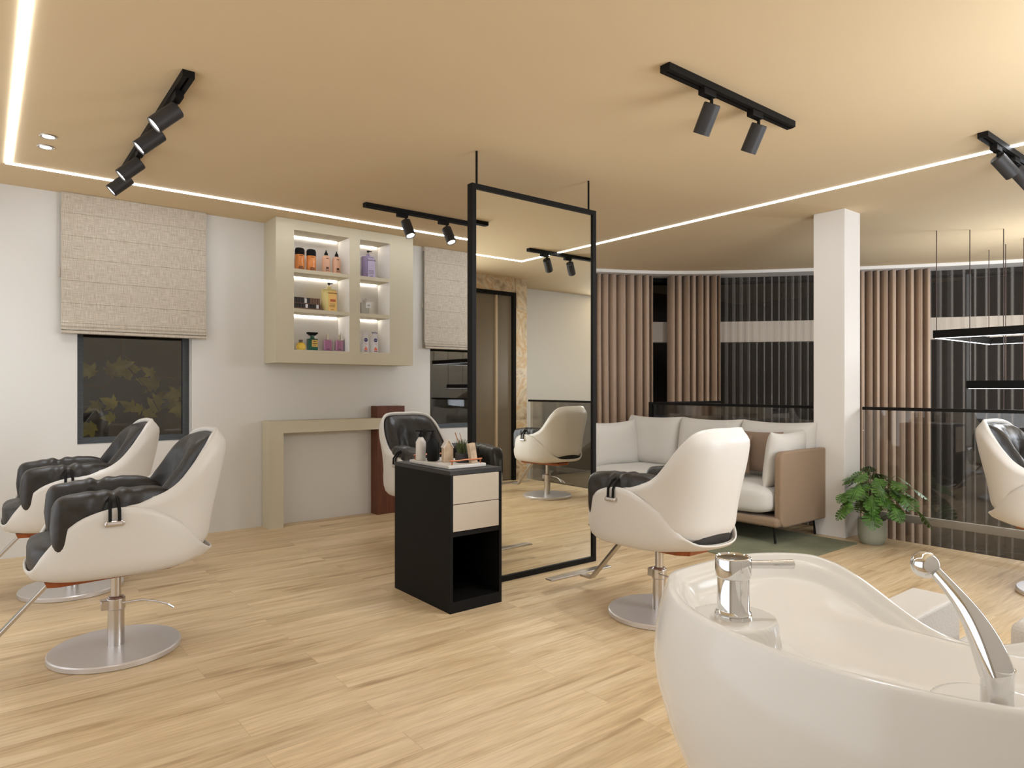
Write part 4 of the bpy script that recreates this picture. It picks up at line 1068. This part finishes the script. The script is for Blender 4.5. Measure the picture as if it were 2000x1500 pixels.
# ---------------------------------------------------------------- curtains
def cloth(name, s0, s1, off, amp, wl, m, z0, z1, lab, grp, seed=0, cat='curtain'):
    L = s1-s0; n = int(L/wl*20); rows = 9; vs = []; fs = []
    def wave(x, zf):
        w = x/wl*2*PI; k = mn.noise(Vector((x*2.3, seed, 0)))
        if m is M_drape:      # broad pleats towards the room, narrow deep gaps between
            q = (w+2.6*k+0.5*mn.noise(Vector((x*6, seed+5, zf*0.6))))/(2*PI); f_ = abs((q % 1.0)-0.5)*2
            return -0.75+0.25*math.sin(q*2*PI*0.5+seed)+1.7*math.exp(-((1-f_)/0.34)**2)+0.18*mn.noise(Vector((x*9, seed+3, zf*0.7)))
        return math.sin(w+2.2*k)+0.28*math.sin(2*w+1.3+seed)+0.3*mn.noise(Vector((x*9, seed+3, zf*0.7)))
    for j in range(rows):
        f = j/(rows-1); z = z0+(z1-z0)*f
        for i in range(n+1):
            x = L*i/n; g = amp*(0.72+0.28*(1-f))*(1+0.4*mn.noise(Vector((x*1.7, seed, f*2))))
            p, nrm = cur(s0+x, off+g*wave(x, f)); vs.append((p.x, p.y, z))
    for j in range(rows-1):
        for i in range(n): q = j*(n+1)+i; fs.append((q, q+1, q+n+2, q+n+1))
    t = thing(name, lab, cat, (cur((s0+s1)/2, off)[0].x, cur((s0+s1)/2, off)[0].y, z0), 0, grp)
    loc = Vector(t.location); vs = [Vector(v)-loc for v in vs]
    o = mesh('curtain_fabric', vs, fs, m, t, smooth=True)
    if m is M_drape:
        s = o.modifiers.new('s', 'SOLIDIFY'); s.thickness = 0.004
    return t
g1 = 'thick brown drapes'; g2 = 'dark sheer curtains'
ZL = -2.9; ZT = 2.590
cloth('drape', sX(5.74), sX(6.46), 0.125, 0.078, 0.098, M_drape, 0.002, ZT, 'brown drape next to the hanging mirror, leftmost of the drapes', g1, 1)
cloth('drape', sX(6.62), sX(7.085), 0.125, 0.078, 0.086, M_drape, ZL, ZT, 'brown drape behind the left half of the sofa, second from the mirror', g1, 2)
cloth('sheer_curtain', sX(7.05), sX(8.16), 0.285, 0.028, 0.085, M_sheer, ZL, ZT, 'dark sheer curtain between the second brown drape and the white column', g2, 3)
cloth('drape', sX(8.125), sX(8.60), 0.125, 0.078, 0.086, M_drape, ZL, ZT, 'brown drape right of the white column behind the potted plant', g1, 4)
cloth('sheer_curtain', sX(8.56), ARC[-1]-0.4, 0.285, 0.024, 0.11, M_sheer, ZL, ZT, 'dark sheer curtain at the right behind the black pendant', g2, 5)

# ---------------------------------------------------------------- pendant
def pendant():
    cx, cy = 7.5, 1.70
    t = thing('pendant_light', 'black pendant of nested square rings hung on thin cables over the void', 'pendant light', (cx, cy, CEIL))
    for k, (h, z0, z1) in enumerate(((0.715, 1.652, 1.722), (0.515, 1.195, 1.265), (0.315, 0.76, 0.83))):
        w = 0.045; a, b_ = z0-CEIL, z1-CEIL
        b = MB(); b.box(-h, h, -h, -h+w, a, b_); b.box(-h, h, h-w, h, a, b_); b.box(-h, -h+w, -h+w, h-w, a, b_); b.box(h-w, h, -h+w, h-w, a, b_)
        rg = b.build('ring', M_black, t)
        b = MB(); i = 0.014
        b.box(-h+i, h-i, -h+i, -h+w-i, a-0.004, a); b.box(-h+i, h-i, h-w+i, h-i, a-0.004, a); b.box(-h+i, -h+w-i, -h+w, h-w, a-0.004, a); b.box(h-w+i, h-i, -h+w, h-w, a-0.004, a)
        b.build('ring_light', mat('pendant_led', (255, 255, 255), 0.5, emit=((0.95, 0.97, 1.0), 3.5)), rg)
        for sx in (-1, 1):
            for sy in (-1, 1):
                MB().tube([(sx*(h-0.022), sy*(h-0.022), b_), (sx*(h-0.022), sy*(h-0.022), -0.001)], 0.004, 6).build('cable', mat('cable_brown', (70, 50, 40), 0.6), t, smooth=True)
pendant()
pl = bpy.data.lights.new('void_fill', 'POINT'); pl.energy = 68; pl.shadow_soft_size = 0.28; pl.color = (0.92, 0.975, 1.05)  # added bare point light among the rings, lifts the void's ceiling and drapes
po = bpy.data.objects.new('void_fill', pl); COL.objects.link(po); po.location = (7.5, 1.7, 1.5)
# stair seen in the mirror
st = thing('staircase', 'grey staircase side in the void, seen only in the mirror', 'staircase', (5.9, -0.84, -3))
V = [(0.0, 2.57), (0.0, 0), (3.4, 0), (3.4, 4.36), (1.7, 3.46)]
mesh('stringer', [(x, 0, z) for x, z in V]+[(x, 0.12, z) for x, z in V], [(0, 1, 2, 3, 4), (5, 9, 8, 7, 6)]+[(i, (i+1) % 5, (i+1) % 5+5, i+5) for i in range(5)], M_grey, st, False)
# drop stray empties without label
